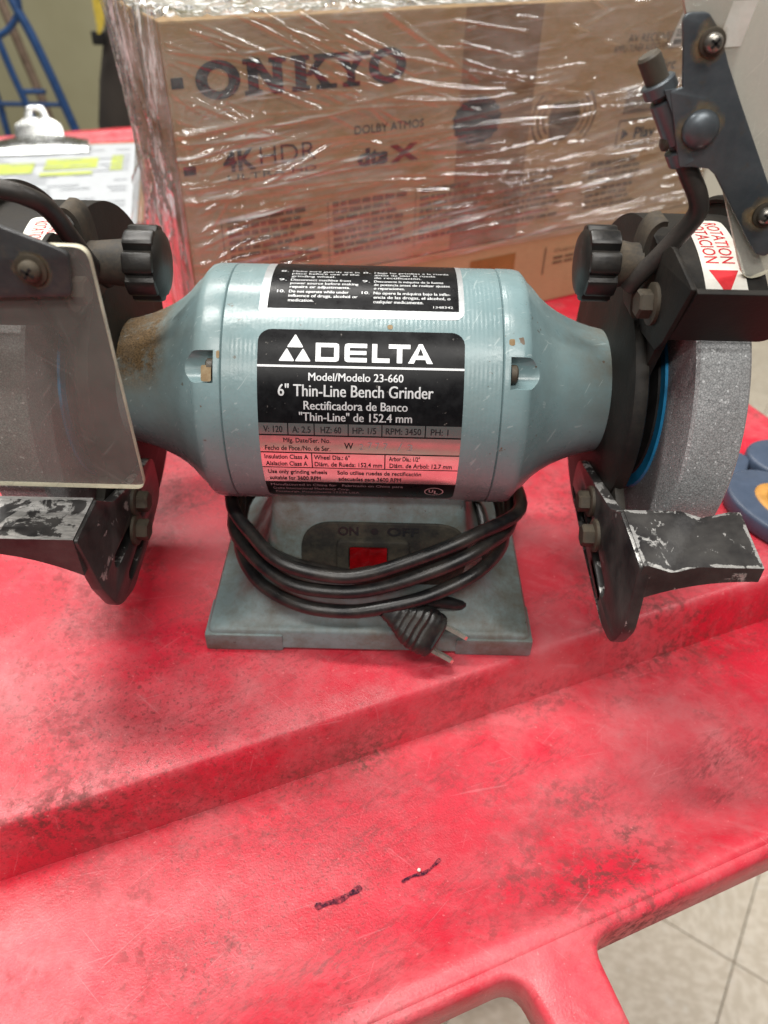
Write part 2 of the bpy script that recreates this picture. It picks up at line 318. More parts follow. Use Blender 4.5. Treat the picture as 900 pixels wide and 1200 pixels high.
def box(c, d, bev=0., rot=None):
    bm = bmesh.new(); bmesh.ops.create_cube(bm, size=1); 
    for v in bm.verts: v.co = Vector((v.co.x*d[0], v.co.y*d[1], v.co.z*d[2]))
    if bev: bmesh.ops.bevel(bm, geom=bm.edges[:], offset=bev, segments=2, affect='EDGES', profile=.6)
    V = [v.co.copy() for v in bm.verts]; bm.verts.index_update(); F = [[v.index for v in f.verts] for f in bm.faces]; bm.free()
    if rot is not None: V = [rot @ v for v in V]
    return [tuple(v+Vector(c)) for v in V], F
def lathe(prof, axis='X', c=(0, 0, 0), seg=64, cap=(True, True), a0=0., a1=2*math.pi):
    full = abs(a1-a0-2*math.pi) < 1e-6; n = seg if full else seg+1; V = []; F = []
    for t, r in prof:
        for i in range(n):
            a = a0+(a1-a0)*i/seg; u, v = r*math.cos(a), r*math.sin(a)
            V.append({'X': (c[0]+t, c[1]+u, c[2]+v), 'Z': (c[0]+u, c[1]+v, c[2]+t), 'Y': (c[0]+u, c[1]+t, c[2]+v)}[axis])
    for j in range(len(prof)-1):
        for i in range(seg):
            k = (i+1) % n; F.append((j*n+i, j*n+k, (j+1)*n+k, (j+1)*n+i))
    if full:
        if cap[0]: F.append(tuple(range(n)))
        if cap[1]: F.append(tuple((len(prof)-1)*n+i for i in range(n)))
    return V, F
def catmull(P, n=10, closed=False):
    P = [np.array(p, float) for p in P]; out = []; N = len(P)
    for i in range(N if closed else N-1):
        if closed: a, b, c, d = P[(i-1) % N], P[i], P[(i+1) % N], P[(i+2) % N]
        else: a, b, c, d = P[max(i-1, 0)], P[i], P[i+1], P[min(i+2, N-1)]
        for k in range(n):
            t = k/n; out.append(.5*((2*b)+(-a+c)*t+(2*a-5*b+4*c-d)*t*t+(-a+3*b-3*c+d)*t**3))
    if not closed: out.append(P[-1])
    return out
def tube(P, r, seg=12, cap=True, flat=1.):
    P = [Vector(p) for p in P]; n = len(P); V = []; F = []; N = None
    for i in range(n):
        t = (P[min(i+1, n-1)]-P[max(i-1, 0)]).normalized()
        if N is None: N = t.orthogonal().normalized()
        else: N = (N-t*N.dot(t)).normalized()
        B = t.cross(N); rr = r[i] if isinstance(r, (list, tuple)) else r
        for k in range(seg):
            a = 2*math.pi*k/seg; V.append(tuple(P[i]+N*(rr*math.cos(a))+B*(rr*flat*math.sin(a))))
    for i in range(n-1):
        for k in range(seg):
            q = (k+1) % seg; F.append((i*seg+k, i*seg+q, (i+1)*seg+q, (i+1)*seg+k))
    if cap: F.append(tuple(range(seg))); F.append(tuple((n-1)*seg+k for k in range(seg)))
    return V, F
def roundpoly(P, r, n=6):
    out = []; N = len(P)
    for i in range(N):
        a, b, c = np.array(P[i-1], float), np.array(P[i], float), np.array(P[(i+1) % N], float)
        rr = r[i] if isinstance(r, (list, tuple)) else r
        if rr <= 0: out.append(tuple(b)); continue
        u = a-b; v = c-b; lu = np.linalg.norm(u); lv = np.linalg.norm(v); u /= lu; v /= lv
        ang = math.acos(max(-1, min(1, float(u@v)))); d = min(rr/math.tan(ang/2), lu*.48, lv*.48)
        p, q = b+u*d, b+v*d
        for k in range(n+1):
            t = k/n; out.append(tuple((1-t)**2*p+2*t*(1-t)*b+t*t*q))
    return out
def curve2d(outline, holes=(), thick=2., bev=.4):
    cu = bpy.data.curves.new('tmp', 'CURVE'); cu.dimensions = '2D'; cu.fill_mode = 'BOTH'
    for pl in [outline]+list(holes):
        sp = cu.splines.new('POLY'); sp.points.add(len(pl)-1); sp.use_cyclic_u = True
        for p, q in zip(sp.points, pl): p.co = (q[0], q[1], 0, 1)
    cu.extrude = max(thick/2-bev, 1e-4); cu.bevel_depth = bev; cu.bevel_resolution = 1; cu.offset = -bev
    ob = bpy.data.objects.new('tmp', cu); me = bpy.data.meshes.new_from_object(ob)
    V = [tuple(v.co) for v in me.vertices]; F = [tuple(p.vertices) for p in me.polygons]
    bpy.data.objects.remove(ob); bpy.data.curves.remove(cu); bpy.data.meshes.remove(me)
    bm = bmesh.new(); me = bpy.data.meshes.new('t'); me.from_pydata(V, [], F); bm.from_mesh(me)
    bmesh.ops.remove_doubles(bm, verts=bm.verts, dist=1e-4); bmesh.ops.dissolve_degenerate(bm, edges=bm.edges, dist=1e-5)
    bm.verts.index_update(); V = [tuple(v.co) for v in bm.verts]; F = [tuple(v.index for v in f.verts) for f in bm.faces]; bm.free(); bpy.data.meshes.remove(me)
    return V, F
def onX(VF, x, sx=1):  # plane (y,z) plate at X = x (mid thickness), mirrored by sx
    return [(sx*(x+v[2]), v[0], v[1]) for v in VF[0]], VF[1]
def onY(VF, y, sx=1):
    return [(sx*v[0], y+v[2], v[1]) for v in VF[0]], VF[1]
def circ(cx, cy, r, n=48, a0=0, a1=360, endpoint=False):
    m = n if not endpoint else n-1
    return [(cx+r*math.cos(rad(a0+(a1-a0)*i/m)), cy+r*math.sin(rad(a0+(a1-a0)*i/m))) for i in range(n)]
def capsule(p, q, r, n=8):
    p = np.array(p, float); q = np.array(q, float); d = (q-p)/np.linalg.norm(q-p); a = math.atan2(d[1], d[0]); o = []
    for i in range(n+1): t = a+math.pi/2+math.pi*i/n; o.append((p[0]+r*math.cos(t), p[1]+r*math.sin(t)))
    for i in range(n+1): t = a-math.pi/2+math.pi*i/n; o.append((q[0]+r*math.cos(t), q[1]+r*math.sin(t)))
    return o
_tc = {}
def text2d(s, bold=0.):
    if (s, bold) in _tc: return _tc[(s, bold)]
    cu = bpy.data.curves.new('tmp', 'FONT'); cu.body = s; cu.size = 1.; cu.offset = bold; cu.resolution_u = 3; cu.fill_mode = 'FRONT'
    ob = bpy.data.objects.new('tmp', cu); me = bpy.data.meshes.new_from_object(ob)
    V = np.array([tuple(v.co)[:2] for v in me.vertices]).reshape(-1, 2); F = [tuple(p.vertices) for p in me.polygons]
    bpy.data.objects.remove(ob); bpy.data.curves.remove(cu); bpy.data.meshes.remove(me); _tc[(s, bold)] = (V, F); return V, F
CAPH = text2d('H')[0][:, 1].max()
def textfit(s, x0, x1, base, cap, bold=0.):
    V, F = text2d(s, bold); V = V.copy(); a, b = V[:, 0].min(), V[:, 0].max()
    V[:, 0] = x0+(V[:, 0]-a)/(b-a)*(x1-x0); V[:, 1] = base+V[:, 1]/CAPH*(cap-base); return V, F
def bolt_hex(c, r, h, sx, name, parent, mat='bolt', washer=True):
    """hex head bolt with its axis along X, head pointing towards the motor"""
    m = MB()
    if washer: m.add(*lathe([(0, r*1.45), (-1.2, r*1.45), (-1.6, r*1.3)], 'X', c, 24))
    m.add(*lathe([(-1.6, r*.99), (-1.6-h+.8, r), (-1.6-h, r*.86)], 'X', c, 6))
    V = [(sx*v[0], v[1], v[2]) for v in m.V]; return mk(name, V, m.F, mat, parent, smooth=30)

# ================================================================== the cart
CU = np.array([math.cos(rad(22.49)), math.sin(rad(22.49)), 0]); CV = np.array([-CU[1], CU[0], 0])
def cart(u, v, z): return tuple(CU*u+CV*v+np.array([0, 0, z]))
U0, U1, VB = -300., 314., 925.
uc = thing('utility_cart', 'worn red moulded plastic cart carrying the bench grinder', 'cart', cart(0, 300, -60))
# raised shelf with rounded front edge and a low rim at the far end, swept along u
prof = [(-97, -31), (-91, -30), (-89.3, -22), (-87, -5), (-86.2, -2), (-84.9, -.5), (-83, 0)]
prof += [(v, 0) for v in np.linspace(-70, VB-30, 60)] + [(VB-24, 1), (VB-20, 8), (VB-14, 11), (VB-4, 11), (VB, 8), (VB+1, -30)]
us = [U0-2, U0, U0+1.5, U0+4]+list(np.linspace(U0+14, U1-14, 40))+[U1-4, U1-1.5, U1, U1+2]
ud = [-40, -6, -1.6, -.3]+[0]*40+[-.3, -1.6, -6, -40]
V = []; F = []
for (v, z) in prof:
    for u, dz in zip(us, ud): V.append(cart(u, v, z+dz))
n = len(us)
for j in range(len(prof)-1):
    for i in range(n-1): F.append((j*n+i, j*n+i+1, (j+1)*n+i+1, (j+1)*n+i))
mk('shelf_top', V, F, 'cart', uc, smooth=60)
# lower ledge in front of the shelf, dished up towards the rim
led = [(-88, -30.5), (-94, -29.6), (-104, -29), (-130, -29.3), (-158, -29), (-170, -27.5), (-178, -24.6), (-183.5, -21), (-187, -18.9), (-190.5, -18.2), (-193.0, -18.8), (-194.2, -20.5), (-194.5, -26)]
V = []; F = []; us2 = np.linspace(U0-30, U1+30, 60)
for v, z in led:
    for u in us2: V.append(cart(u, v, z))
n = len(us2)
for j in range(len(led)-1):
    for i in range(n-1): F.append((j*n+i, j*n+i+1, (j+1)*n+i+1, (j+1)*n+i))
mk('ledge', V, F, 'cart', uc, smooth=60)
# grab handle: struts and bar beyond the rim, with rounded openings
def opening(u0, u1): return roundpoly([(u0, -197.5), (u1, -197.5), (u1, -290), (u0, -290)], [9, 9, 18, 18], 7)
def opening_t(u0, u1, e0, e1): return roundpoly([(u0, -197.5), (u1, -197.5), (e1, -290), (e0, -290)], [9, 9, 18, 18], 7)
out = roundpoly([(U0-20, -184.5), (U1+20, -184.5), (U1-10, -330), (U0+10, -330)], [1, 1, 40, 40], 8)
VF = curve2d(out, [opening_t(-250, -15.5, -235, -8), opening_t(15.5, 262, 8, 250)], 22, 3.2)
mk('handle_frame', [cart(v[0], v[1], -30.2+v[2]) for v in VF[0]], VF[1], 'cart', uc, smooth=60)
mk('skirt_panel', *MB().add([cart(U0-2, -93, -31), cart(U1+2, -93, -31), cart(U1+2, VB+1, -31), cart(U0-2, VB+1, -31), cart(U0-2, -93, -110), cart(U1+2, -93, -110), cart(U1+2, VB+1, -110), cart(U0-2, VB+1, -110)], [(0, 1, 5, 4), (1, 2, 6, 5), (2, 3, 7, 6), (3, 0, 4, 7)]).__dict__.values(), 'cart', uc)
for (a, b) in ((U0+20, 0), (U1-20, 0), (U0+20, VB-60), (U1-20, VB-60)):
    p = cart(a, b, 0); mk('corner_post', *box((p[0], p[1], -460), (44, 44, 700), 6, Matrix.Rotation(rad(22.5), 3, 'Z')), 'cart', uc)
# marker strokes
def stroke(pts, wdt, z):
    P = catmull(pts, 8); V = []; F = []
    for i, p in enumerate(P):
        t = P[min(i+1, len(P)-1)]-P[max(i-1, 0)]; t /= np.linalg.norm(t); nn = np.array([-t[1], t[0]]); ww = wdt*(.85+.22*math.sin(i*.45+1)+.08*rnd.random())*min(1, .45+.3*min(i, len(P)-1-i))
        V += [(p[0]+nn[0]*ww, p[1]+nn[1]*ww, z), (p[0]-nn[0]*ww, p[1]-nn[1]*ww, z)]
    for i in range(len(P)-1): F.append((2*i, 2*i+1, 2*i+3, 2*i+2))
    return V, F
mk('marker_stroke', *stroke([(-14, -164.2), (-9, -162.6), (-4, -161), (0, -158.6), (4, -156)], 1.35, -28.6), 'marker', uc, smooth=0)
mk('marker_stroke', *stroke([(20, -154), (24, -151.5), (29, -150), (33, -147), (36, -144)], .75, -28.5), 'marker', uc, smooth=0)

# ================================================================== floor of separate tiles, wall
FZ = -900.; TA = rad(-33.07); t1 = np.array([math.cos(TA), math.sin(TA)]); t2 = np.array([-t1[1], t1[0]])
fl = mk('floor', [(-4000, -2500, FZ-3), (4000, -2500, FZ-3), (4000, 3300, FZ-3), (-4000, 3300, FZ-3)], [(0, 1, 2, 3)], 'grout', None, smooth=0); fl['kind'] = 'structure'
bx = box((0, 0, 0), (303.4, 303.4, 4), .8); tm = None; c0 = np.array([525.6, 127.9])
for i in range(-9, 12):
    for j in range(-7, 14):
        p = c0+t1*(i+.5)*305+t2*(j+.5)*305
        if not (-1500 < p[0] < 2100 and -600 < p[1] < 2900): continue
        if p[0] < -700 and p[1] < 1000: continue
        if tm is None:
            o = mk('floor_tile', bx[0], bx[1], 'tile', None, smooth=0); tm = o.data
        else: o = bpy.data.objects.new('floor_tile', tm); COL.objects.link(o)
        o.parent = fl; o.location = (p[0]*S, p[1]*S, (FZ-1)*S); o.rotation_euler = (0, 0, TA + (math.pi/2 if (i+j) % 2 else 0))
wl = mk('wall', [(-3500, 2900, FZ-3), (3500, 2900, FZ-3), (3500, 2900, 1700), (-3500, 2900, 1700)], [(0, 1, 2, 3)], 'wall', None, smooth=0); wl['kind'] = 'structure'

pw = mk('wall_right', *box((2050, 2450, 400), (2700, 90, 2606), 4), 'cream', None, smooth=0); pw['kind'] = 'structure'
# ================================================================== bench grinder
H = 108.
g = thing('bench_grinder', 'blue-grey bench grinder with black wheel guards standing on the red cart', 'bench grinder', (3, 0, 0))
RB = 50.
body = mk('motor_housing', *lathe([(-53, RB-.5), (-52.6, RB), (52.6, RB), (53, RB-.5)], 'X', (0, 0, H), 128), 'paint', g)
bell = [(53.0, RB-.9), (53.5, RB-.1), (54, RB+.1), (60.5, RB), (62.8, RB-.5), (64.2, RB-1.8), (66, RB-4.2), (69, 43.2), (72.5, 39.4), (76.5, 36.2), (81, 33.4), (86, 31.0), (91, 29.0), (96, 27.5), (100, 26.6), (102, 26.2)]
for sx in (-1, 1):
    VF = lathe(bell, 'X', (0, 0, H), 128)
    e = mk('end_bell', [(sx*v[0], v[1], v[2]) for v in VF[0]], VF[1], 'paint', g)
    for k, an in enumerate((37, 180-37, 250)):
        a = rad(an); cy, cz = -50.5*math.cos(a), H+50.5*math.sin(a)
        m = lathe([(-6.2, 6.2), (6, 6.2), (9, 5.4), (11.2, 3.6), (12.2, 1.2)], 'X', (62, cy, cz), 28)
        cut = mk('cut', [(sx*v[0], v[1], v[2]) for v in m[0]], m[1], 'paint', g, smooth=0)
        md = e.modifiers.new('b', 'BOOLEAN'); md.object = cut; md.operation = 'DIFFERENCE'; md.solver = 'EXACT'
        bpy.context.view_layer.update(); dg = bpy.context.evaluated_depsgraph_get(); me = bpy.data.meshes.new_from_object(e.evaluated_get(dg))
        e.modifiers.clear(); e.data = me; cd = cut.data; bpy.data.objects.remove(cut); bpy.data.meshes.remove(cd)
        sc = lathe([(56.2, 3.6), (58.2, 3.6), (58.8, 3.0)], 'X', (0, -46.6*math.cos(a), H+46.6*math.sin(a)), 16)
        mk('screw', [(sx*v[0], v[1], v[2]) for v in sc[0]], sc[1], 'bolt', e, smooth=30)
    bm = bmesh.new(); bm.from_mesh(e.data)
    for f in bm.faces: f.smooth = True
    for ed in bm.edges: ed.smooth = not (len(ed.link_faces) == 2 and ed.calc_face_angle(0) > rad(32))
    bm.to_mesh(e.data); bm.free()

# ---- name plate, wrapped round the housing: (x mm, angle deg) -> surface
def wrap(x, ang, off, R=RB, sx=1): a = rad(ang); return (sx*x, -(R+off)*math.cos(a), H+(R+off)*math.sin(a))
def patch(x0, x1, a0, a1, off, R=RB, cr=(0, 0, 0, 0), n=26, sx=1, nx=6):
    """curved rectangle between angles a0 (top) and a1 (bottom); cr = corner radii tl tr bl br in mm"""
    d = math.pi/180*R; A = [a0+(a1-a0)*i/n for i in range(n+1)]
    for c_ in cr:
        if c_: A += [a0-c_*(1-math.cos(t))/d for t in (.3, .6, .9, 1.2, 1.5)]+[a1+c_*(1-math.cos(t))/d for t in (.3, .6, .9, 1.2, 1.5)]; break
    A = sorted(set(A), reverse=True); V = []; F = []
    def ins(c_, dist): return 0 if c_ <= 0 or dist >= c_ else c_-math.sqrt(max(0, c_*c_-(c_-dist)**2))
    for a in A:
        dt, db = (a0-a)*d, (a-a1)*d
        l = x0+max(ins(cr[0], dt), ins(cr[2], db)); r = x1-max(ins(cr[1], dt), ins(cr[3], db))
        for k in range(nx+1): V.append(wrap(l+(r-l)*k/nx, a, off, R, sx))
    w_ = nx+1
    for j in range(len(A)-1):
        for k in range(nx): F.append((j*w_+k, j*w_+k+1, (j+1)*w_+k+1, (j+1)*w_+k))
    return V, F
def lettering(name, items, mat, parent, off, R=RB, sx=1):
    m = MB()
    for V, F in items: m.add([wrap(v[0], v[1], off+(v[2] if len(v) > 2 else 0), R, sx) for v in V], F)
    return mk(name, m.V, m.F, mat, parent, smooth=0)
def T(s, x0, x1, b, c_, bold=.006):
    V, F = textfit(s, x0, x1, b, c_, 0.); k = (c_-b)*RB*math.pi/180*(.022 if bold > 0 else 0)   # printed twice, slightly shifted, for weight
    if k == 0: return V, F
    n = len(V); W = np.vstack([np.c_[V[:, 0]-k, V[:, 1], np.zeros(n)], np.c_[V[:, 0]+k, V[:, 1], np.full(n, .03)]])
    return W, list(F)+[tuple(i+n for i in f) for f in F]
np_ = mk('name_plate', *patch(-39.2, 38.4, 54.2, -38.5, .08, cr=(5, 5, 4, 4)), 'lblack', g, smooth=60); np_['label'] = 'black and silver name plate with the maker and model data'
# silver fields
m = MB()
def fields(y1, y2, xs, g_=.45):
    for a, b in zip(xs[:-1], xs[1:]): m.add(*patch(a+(g_/2 if a != xs[0] else 0), b-(g_/2 if b != xs[-1] else 0), y1, y2, .15, n=6, nx=2))
fields(13.3, 8.0, [-39.2, -28, -17.9, -4.9, 8, 24.6, 38.4]); fields(7.3, -1.0, [-39.2, 38.4]); fields(-1.7, -10.0, [-39.2, -19.3, 9.4, 38.4]); fields(-10.6, -21.0, [-39.2, 38.4])
m.mk('silver_field', 'silver', np_, smooth=60)
mk('white_rule', *patch(-39.2, 38.4, 38.4, 37.5, .15, n=2, nx=8), 'white', np_, smooth=60)
lettering('white_lettering', [T('Model/Modelo 23-660', -19.9, 15.6, 32.0, 35.3, .008), T('6" Thin-Line Bench Grinder', -31.3, 27, 25.3, 30.3, .008), T('Rectificadora de Banco', -21.7, 17.5, 19.6, 23.3, .008), T('"Thin-Line" de 152.4 mm', -23.5, 19.3, 14.6, 18.3, .008)], 'white', np_, .16)
lettering('small_white_lettering', [T('Manufactured in China for   Fabricado en China para', -37.2, 17, -25.0, -22.9, 0), T('Delta International Machinery Corp.', -36.5, -5, -29, -26.8, 0), T('Pittsburgh, Pennsylvania 15238 USA', -36, -1, -33.2, -31, 0)], 'pgrey', np_, .16)
lettering('black_lettering', [T('V: 120', -37.3, -30.1, 9.0, 11.9), T('A: 2.5', -26.3, -19.3, 9.0, 11.9), T('HZ: 60', -15.4, -7.6, 9.0, 11.9), T('HP: 1/5', -3.2, 5.8, 9.0, 11.9), T('RPM: 3450', 9.5, 23, 9.0, 11.9), T('PH: 1', 26.7, 33.4, 9.0, 11.9),
  T('Mfg. Date/Ser. No.', -29.9, -11.8, 4.1, 6.3), T('Fecho de Fbce./No. de Ser.', -37.2, -11.9, -.1, 2.3), T('W', -6.5, -3, 1.3, 4.4, .06),
  T('Insulation Class A', -37.8, -20.8, -5.0, -2.6), T('Aislacion Class A', -37.6, -21.2, -9.2, -6.6), T('Wheel Dia.: 6"', -18.4, -4.4, -5, -2.6), T('Di\u00e1m. de Rueda: 152.4 mm', -18.3, 8.3, -9.2, -6.6), T('Arbor Dia.: 1/2"', 11, 23.1, -5, -2.6), T('Di\u00e1m. de Arbol: 12.7 mm', 11.3, 35.9, -9.2, -6.6),
  T('Use only grinding wheels', -37.2, -13.7, -14.6, -12.0), T('suitable for 3600 RPM', -37, -16.4, -19.4, -16.6), T('Solo utilise ruedas de rectificaci\u00f3n', -9.5, 24, -14.6, -12.0), T('adecuadas para 3600 RPM', -9.2, 16.1, -19.4, -16.6)], 'ink', np_, .24)
lettering('stamped_number', [T('2', -.6, 1.0, 1.0, 4.0, -.01), T('7', 2.6, 4.4, 1.6, 4.8, -.01), T('7', 5.6, 7.2, 1.4, 4.8, -.01), T('7', 8.6, 10.4, 1.2, 4.6, -.01), T('/', 14, 16, .6, 4.6, -.012), T('3', 18, 20, .8, 4.2, -.014)], 'frame', np_, .25)
# logo: three triangles and wide letters drawn by hand
def rp(P, r): Q = roundpoly(P, r, 4); return (np.array(Q), [tuple(range(len(Q)))])
lg = []
A0, A1 = 40.1, 48.2; hA = A1-A0
for (cx, b, hgt, wd) in ((-25.1, 46.0, 6.0, 6.2), (-28.2, 40.0, 5.7, 6.0), (-22.1, 40.0, 5.7, 6.0)): lg.append(rp([(cx-wd/2, b), (cx+wd/2, b), (cx, b+hgt)], .35))
mk_l = lambda P: (np.array([(p[0], A0+p[1]*hA) for p in P]), [tuple(range(len(P)))])
def quad(x0, x1, y0, y1): return mk_l([(x0, y0), (x1, y0), (x1, y1), (x0, y1)])
t = 1.9; hq = .235
X = -17.4
lg += [quad(X, X+t, 0, 1), quad(X+t, X+7.6, 0, hq), quad(X+t, X+7.6, 1-hq, 1), mk_l([(X+6.9, hq), (X+7.6, 0), (X+8.6, .06), (X+8.8, .2), (X+8.8, .8), (X+8.6, .94), (X+7.6, 1), (X+6.9, 1-hq)])]
X = -6.6
lg += [mk_l([(X, .2), (X+.25, .05), (X+1.2, 0), (X+t, 0), (X+t, 1), (X+1.2, 1), (X+.25, .95), (X, .8)]), quad(X+t, X+8.4, 0, hq), quad(X+t, X+8.2, .5-hq*.45, .5+hq*.45), quad(X+t, X+8.4, 1-hq, 1)]
X = 3.7
lg += [quad(X, X+t, hq, 1), quad(X, X+6.6, 0, hq)]
X = 9.9
lg += [quad(X, X+8.1, 1-hq, 1), quad(X+3.1, X+5.1, 0, 1-hq)]
X = 17.2
lg += [mk_l([(X, 0), (X+2.2, 0), (X+5.2, 1), (X+3.9, 1)]), mk_l([(X+7.1, 0), (X+9.3, 0), (X+5.4, 1), (X+4.1, 1)]), mk_l([(X+2.3, .20), (X+7, .20), (X+6.4, .42), (X+2.9, .42)]), mk_l([(X+3.5, .9), (X+5.8, .9), (X+5.4, 1.04), (X+3.9, 1.04)])]
lettering('maker_logo', lg, 'white', np_, .36)
ring = lambda cx, cy, rx, ry, w_, n=30: (np.array([(cx+(rx-(w_ if j else 0))*math.cos(2*math.pi*i/n), cy+(ry-(w_*1.15 if j else 0))*math.sin(2*math.pi*i/n)) for j in (0, 1) for i in range(n)]), [(i, (i+1) % n, n+(i+1) % n, n+i) for i in range(n)])
lettering('approval_mark', [ring(30, -28.6, 4.0, 4.4, .45), T('U', 27.9, 29.6, -29.6, -26.2, .02), T('L', 30.2, 31.8, -31, -27.4, .02)], 'white', np_, .17)
# ---- warning plate on top of the housing
wp = mk('warning_plate', *patch(-39.8, 38.4, 128, 60.4, .08, cr=(4, 4, 4, 4), n=36), 'frame', g, smooth=60); wp['label'] = 'black safety warning plate with silver border'
mk('black_field', *patch(-36.6, 36.3, 124, 64.8, .15, n=36), 'lblack', wp, smooth=60)
wl_ = [[('10.', 'Do not operate while under', 'influence of drugs, alcohol or', 'medication.'), ('9.', 'Disconnect machine from', 'power source before making', 'repairs or adjustments.'), ('8.', 'Make sure guards are in', 'place before use of the', 'grinding wheel.')],
       [('10.', 'No opere la m\u00e1quina bajo la influ-', 'encia de las drogas, el alcohol, o', 'cualquier medicamento.'), ('9.', 'Desconecte la m\u00e1quina de la fuente', 'de potencia antes de realizar ajustes', 'o reparaciones.'), ('8.', 'Haga las pruebas a la rueda', 'antes de usar la rueda', 'de rectificaci\u00f3n.')]]
its = []
for col_, (xl, sz) in zip(wl_, ((-29.0, 26.5), (3.6, 29.5))):
    a = 68.6
    for para in col_:
        mx = max(len(s_) for s_ in para[1:])
        for i, s_ in enumerate(para[1:][::-1]):
            its.append(T(s_, xl, xl+sz*len(s_)/mx, a, a+1.75, .008)); a += 2.75
        its.append(T(para[0], xl-4.6, xl-1.6, a-2.75, a-1.0, .008)); a += .55
its.append(T('1348342', 26.5, 34, 66.4, 67.6, 0))
lettering('warning_lettering', its, 'white', wp, .22)

# rust and dirt on the enamel
for (x0, x1, a0, a1) in ((-60.2, -56.4, 37.6, 30.6), (9.2, 11.2, 57.4, 55.2), (-54.6, -53.4, 44, 40.5), (55, 57.2, 52, 49)):
    mk('rust_spot', *patch(x0, x1, a0, a1, .12, RB, (.8, .6, .9, .7), 6, 1, 3), 'rust', body, smooth=60)
# ---- cast base
def ringpts(x0, x1, y0, y1, r, n=5): return roundpoly([(x0, y0), (x1, y0), (x1, y1), (x0, y1)], r, n)
secs = [(1.8, -71, 78.5, -60, 56, 3), (2.6, -72, 79.5, -61, 57, 4), (11.4, -71.0, 78.6, -60.0, 56.0, 4), (12.8, -70, 77.5, -59, 55, 4), (13.4, -67.5, 74.8, -57.8, 53, 7), (14.8, -62.5, 69.5, -55.6, 50, 10), (18, -57.5, 64, -53, 46, 13), (22.5, -53, 59, -50.6, 42.5, 14), (29, -49.2, 54.8, -48, 39.5, 13), (38, -45.8, 51.2, -45.4, 36.5, 11), (48, -43, 48.4, -43.2, 34.5, 9), (58, -41, 46.4, -41.4, 33, 8), (66, -40.2, 45.6, -40, 33, 7), (80, -39.5, 45, -36, 32, 6)]
V = []; F = []
for z, x0, x1, y0, y1, r in secs:
    V += [(p[0], p[1], z) for p in ringpts(x0, x1, y0, y1, r)]
n = len(V)//len(secs)
for j in range(len(secs)-1):
    for i in range(n): F.append((j*n+i, j*n+(i+1) % n, (j+1)*n+(i+1) % n, (j+1)*n+i))
F.append(tuple(range(n)))
bs = mk('base', V, F, 'base', g, smooth=38)
for x0, x1 in ((-72.4, -36), (44, 79.9)):
    for y0, y1 in ((-61.4, -38), (34, 57.4)): mk('foot', *box(((x0+x1)/2, (y0+y1)/2, 5.4), (x1-x0, y1-y0, 10.6), 1.6), 'base', bs)
def front(x, z, off=0.):  # front of the pedestal: y runs from -44.6 at z=40 to -41.4 at z=58
    return (x, -44.6+(z-40)*3.2/18-off, z)
def onfront(VF, off): return [front(v[0], v[1], off+v[2]) for v in VF[0]], VF[1]
sp_out = roundpoly([(-27, 32), (47, 32), (47, 63.5), (-27, 63.5)], [14, 14, 15, 15], 9)
sw = mk('switch_plate', *onfront(curve2d(sp_out, [], 1.6, .5), .4), 'grime', g)
mk('switch_bezel', *onfront(curve2d(roundpoly([(-11, 38.5), (21, 38.5), (21, 56), (-11, 56)], 2.5), [roundpoly([(-5.6, 42), (11.6, 42), (11.6, 53), (-5.6, 53)], 1.2)], 3.4, .6), 1.8), 'grime', sw)
rk = [(-6.2, 41.4), (13, 41.4), (13, 53.6), (-6.2, 53.6)]
mk('switch_rocker', [front(x, z, o_) for x, z, o_ in ((-5.2, 42.4, 4.2), (3.4, 42.4, 1.7), (11.2, 42.4, 2.3), (-5.2, 52.6, 4.4), (3.4, 52.6, 1.9), (11.2, 52.6, 2.5), (-5.2, 42.4, 0), (11.2, 42.4, 0), (-5.2, 52.6, 0), (11.2, 52.6, 0))], [(0, 1, 4, 3), (1, 2, 5, 4), (0, 6, 7, 2, 1), (3, 4, 5, 9, 8), (0, 3, 8, 6), (2, 7, 9, 5)], 'redsw', sw, smooth=20)
m = MB()
for s_, x0, x1 in (('ON', -10.5, -1.5), ('OFF', 11, 25)):
    VF = textfit(s_, x0, x1, 57.8, 61.8, .03); m.add([front(v[0], v[1], 1.45) for v in VF[0]], VF[1])
m.add([front(x, z, 1.45) for x, z in circ(5.6, 59.8, 1.6, 12)], [tuple(range(12))])
m.mk('switch_lettering', 'ink', sw, smooth=0)

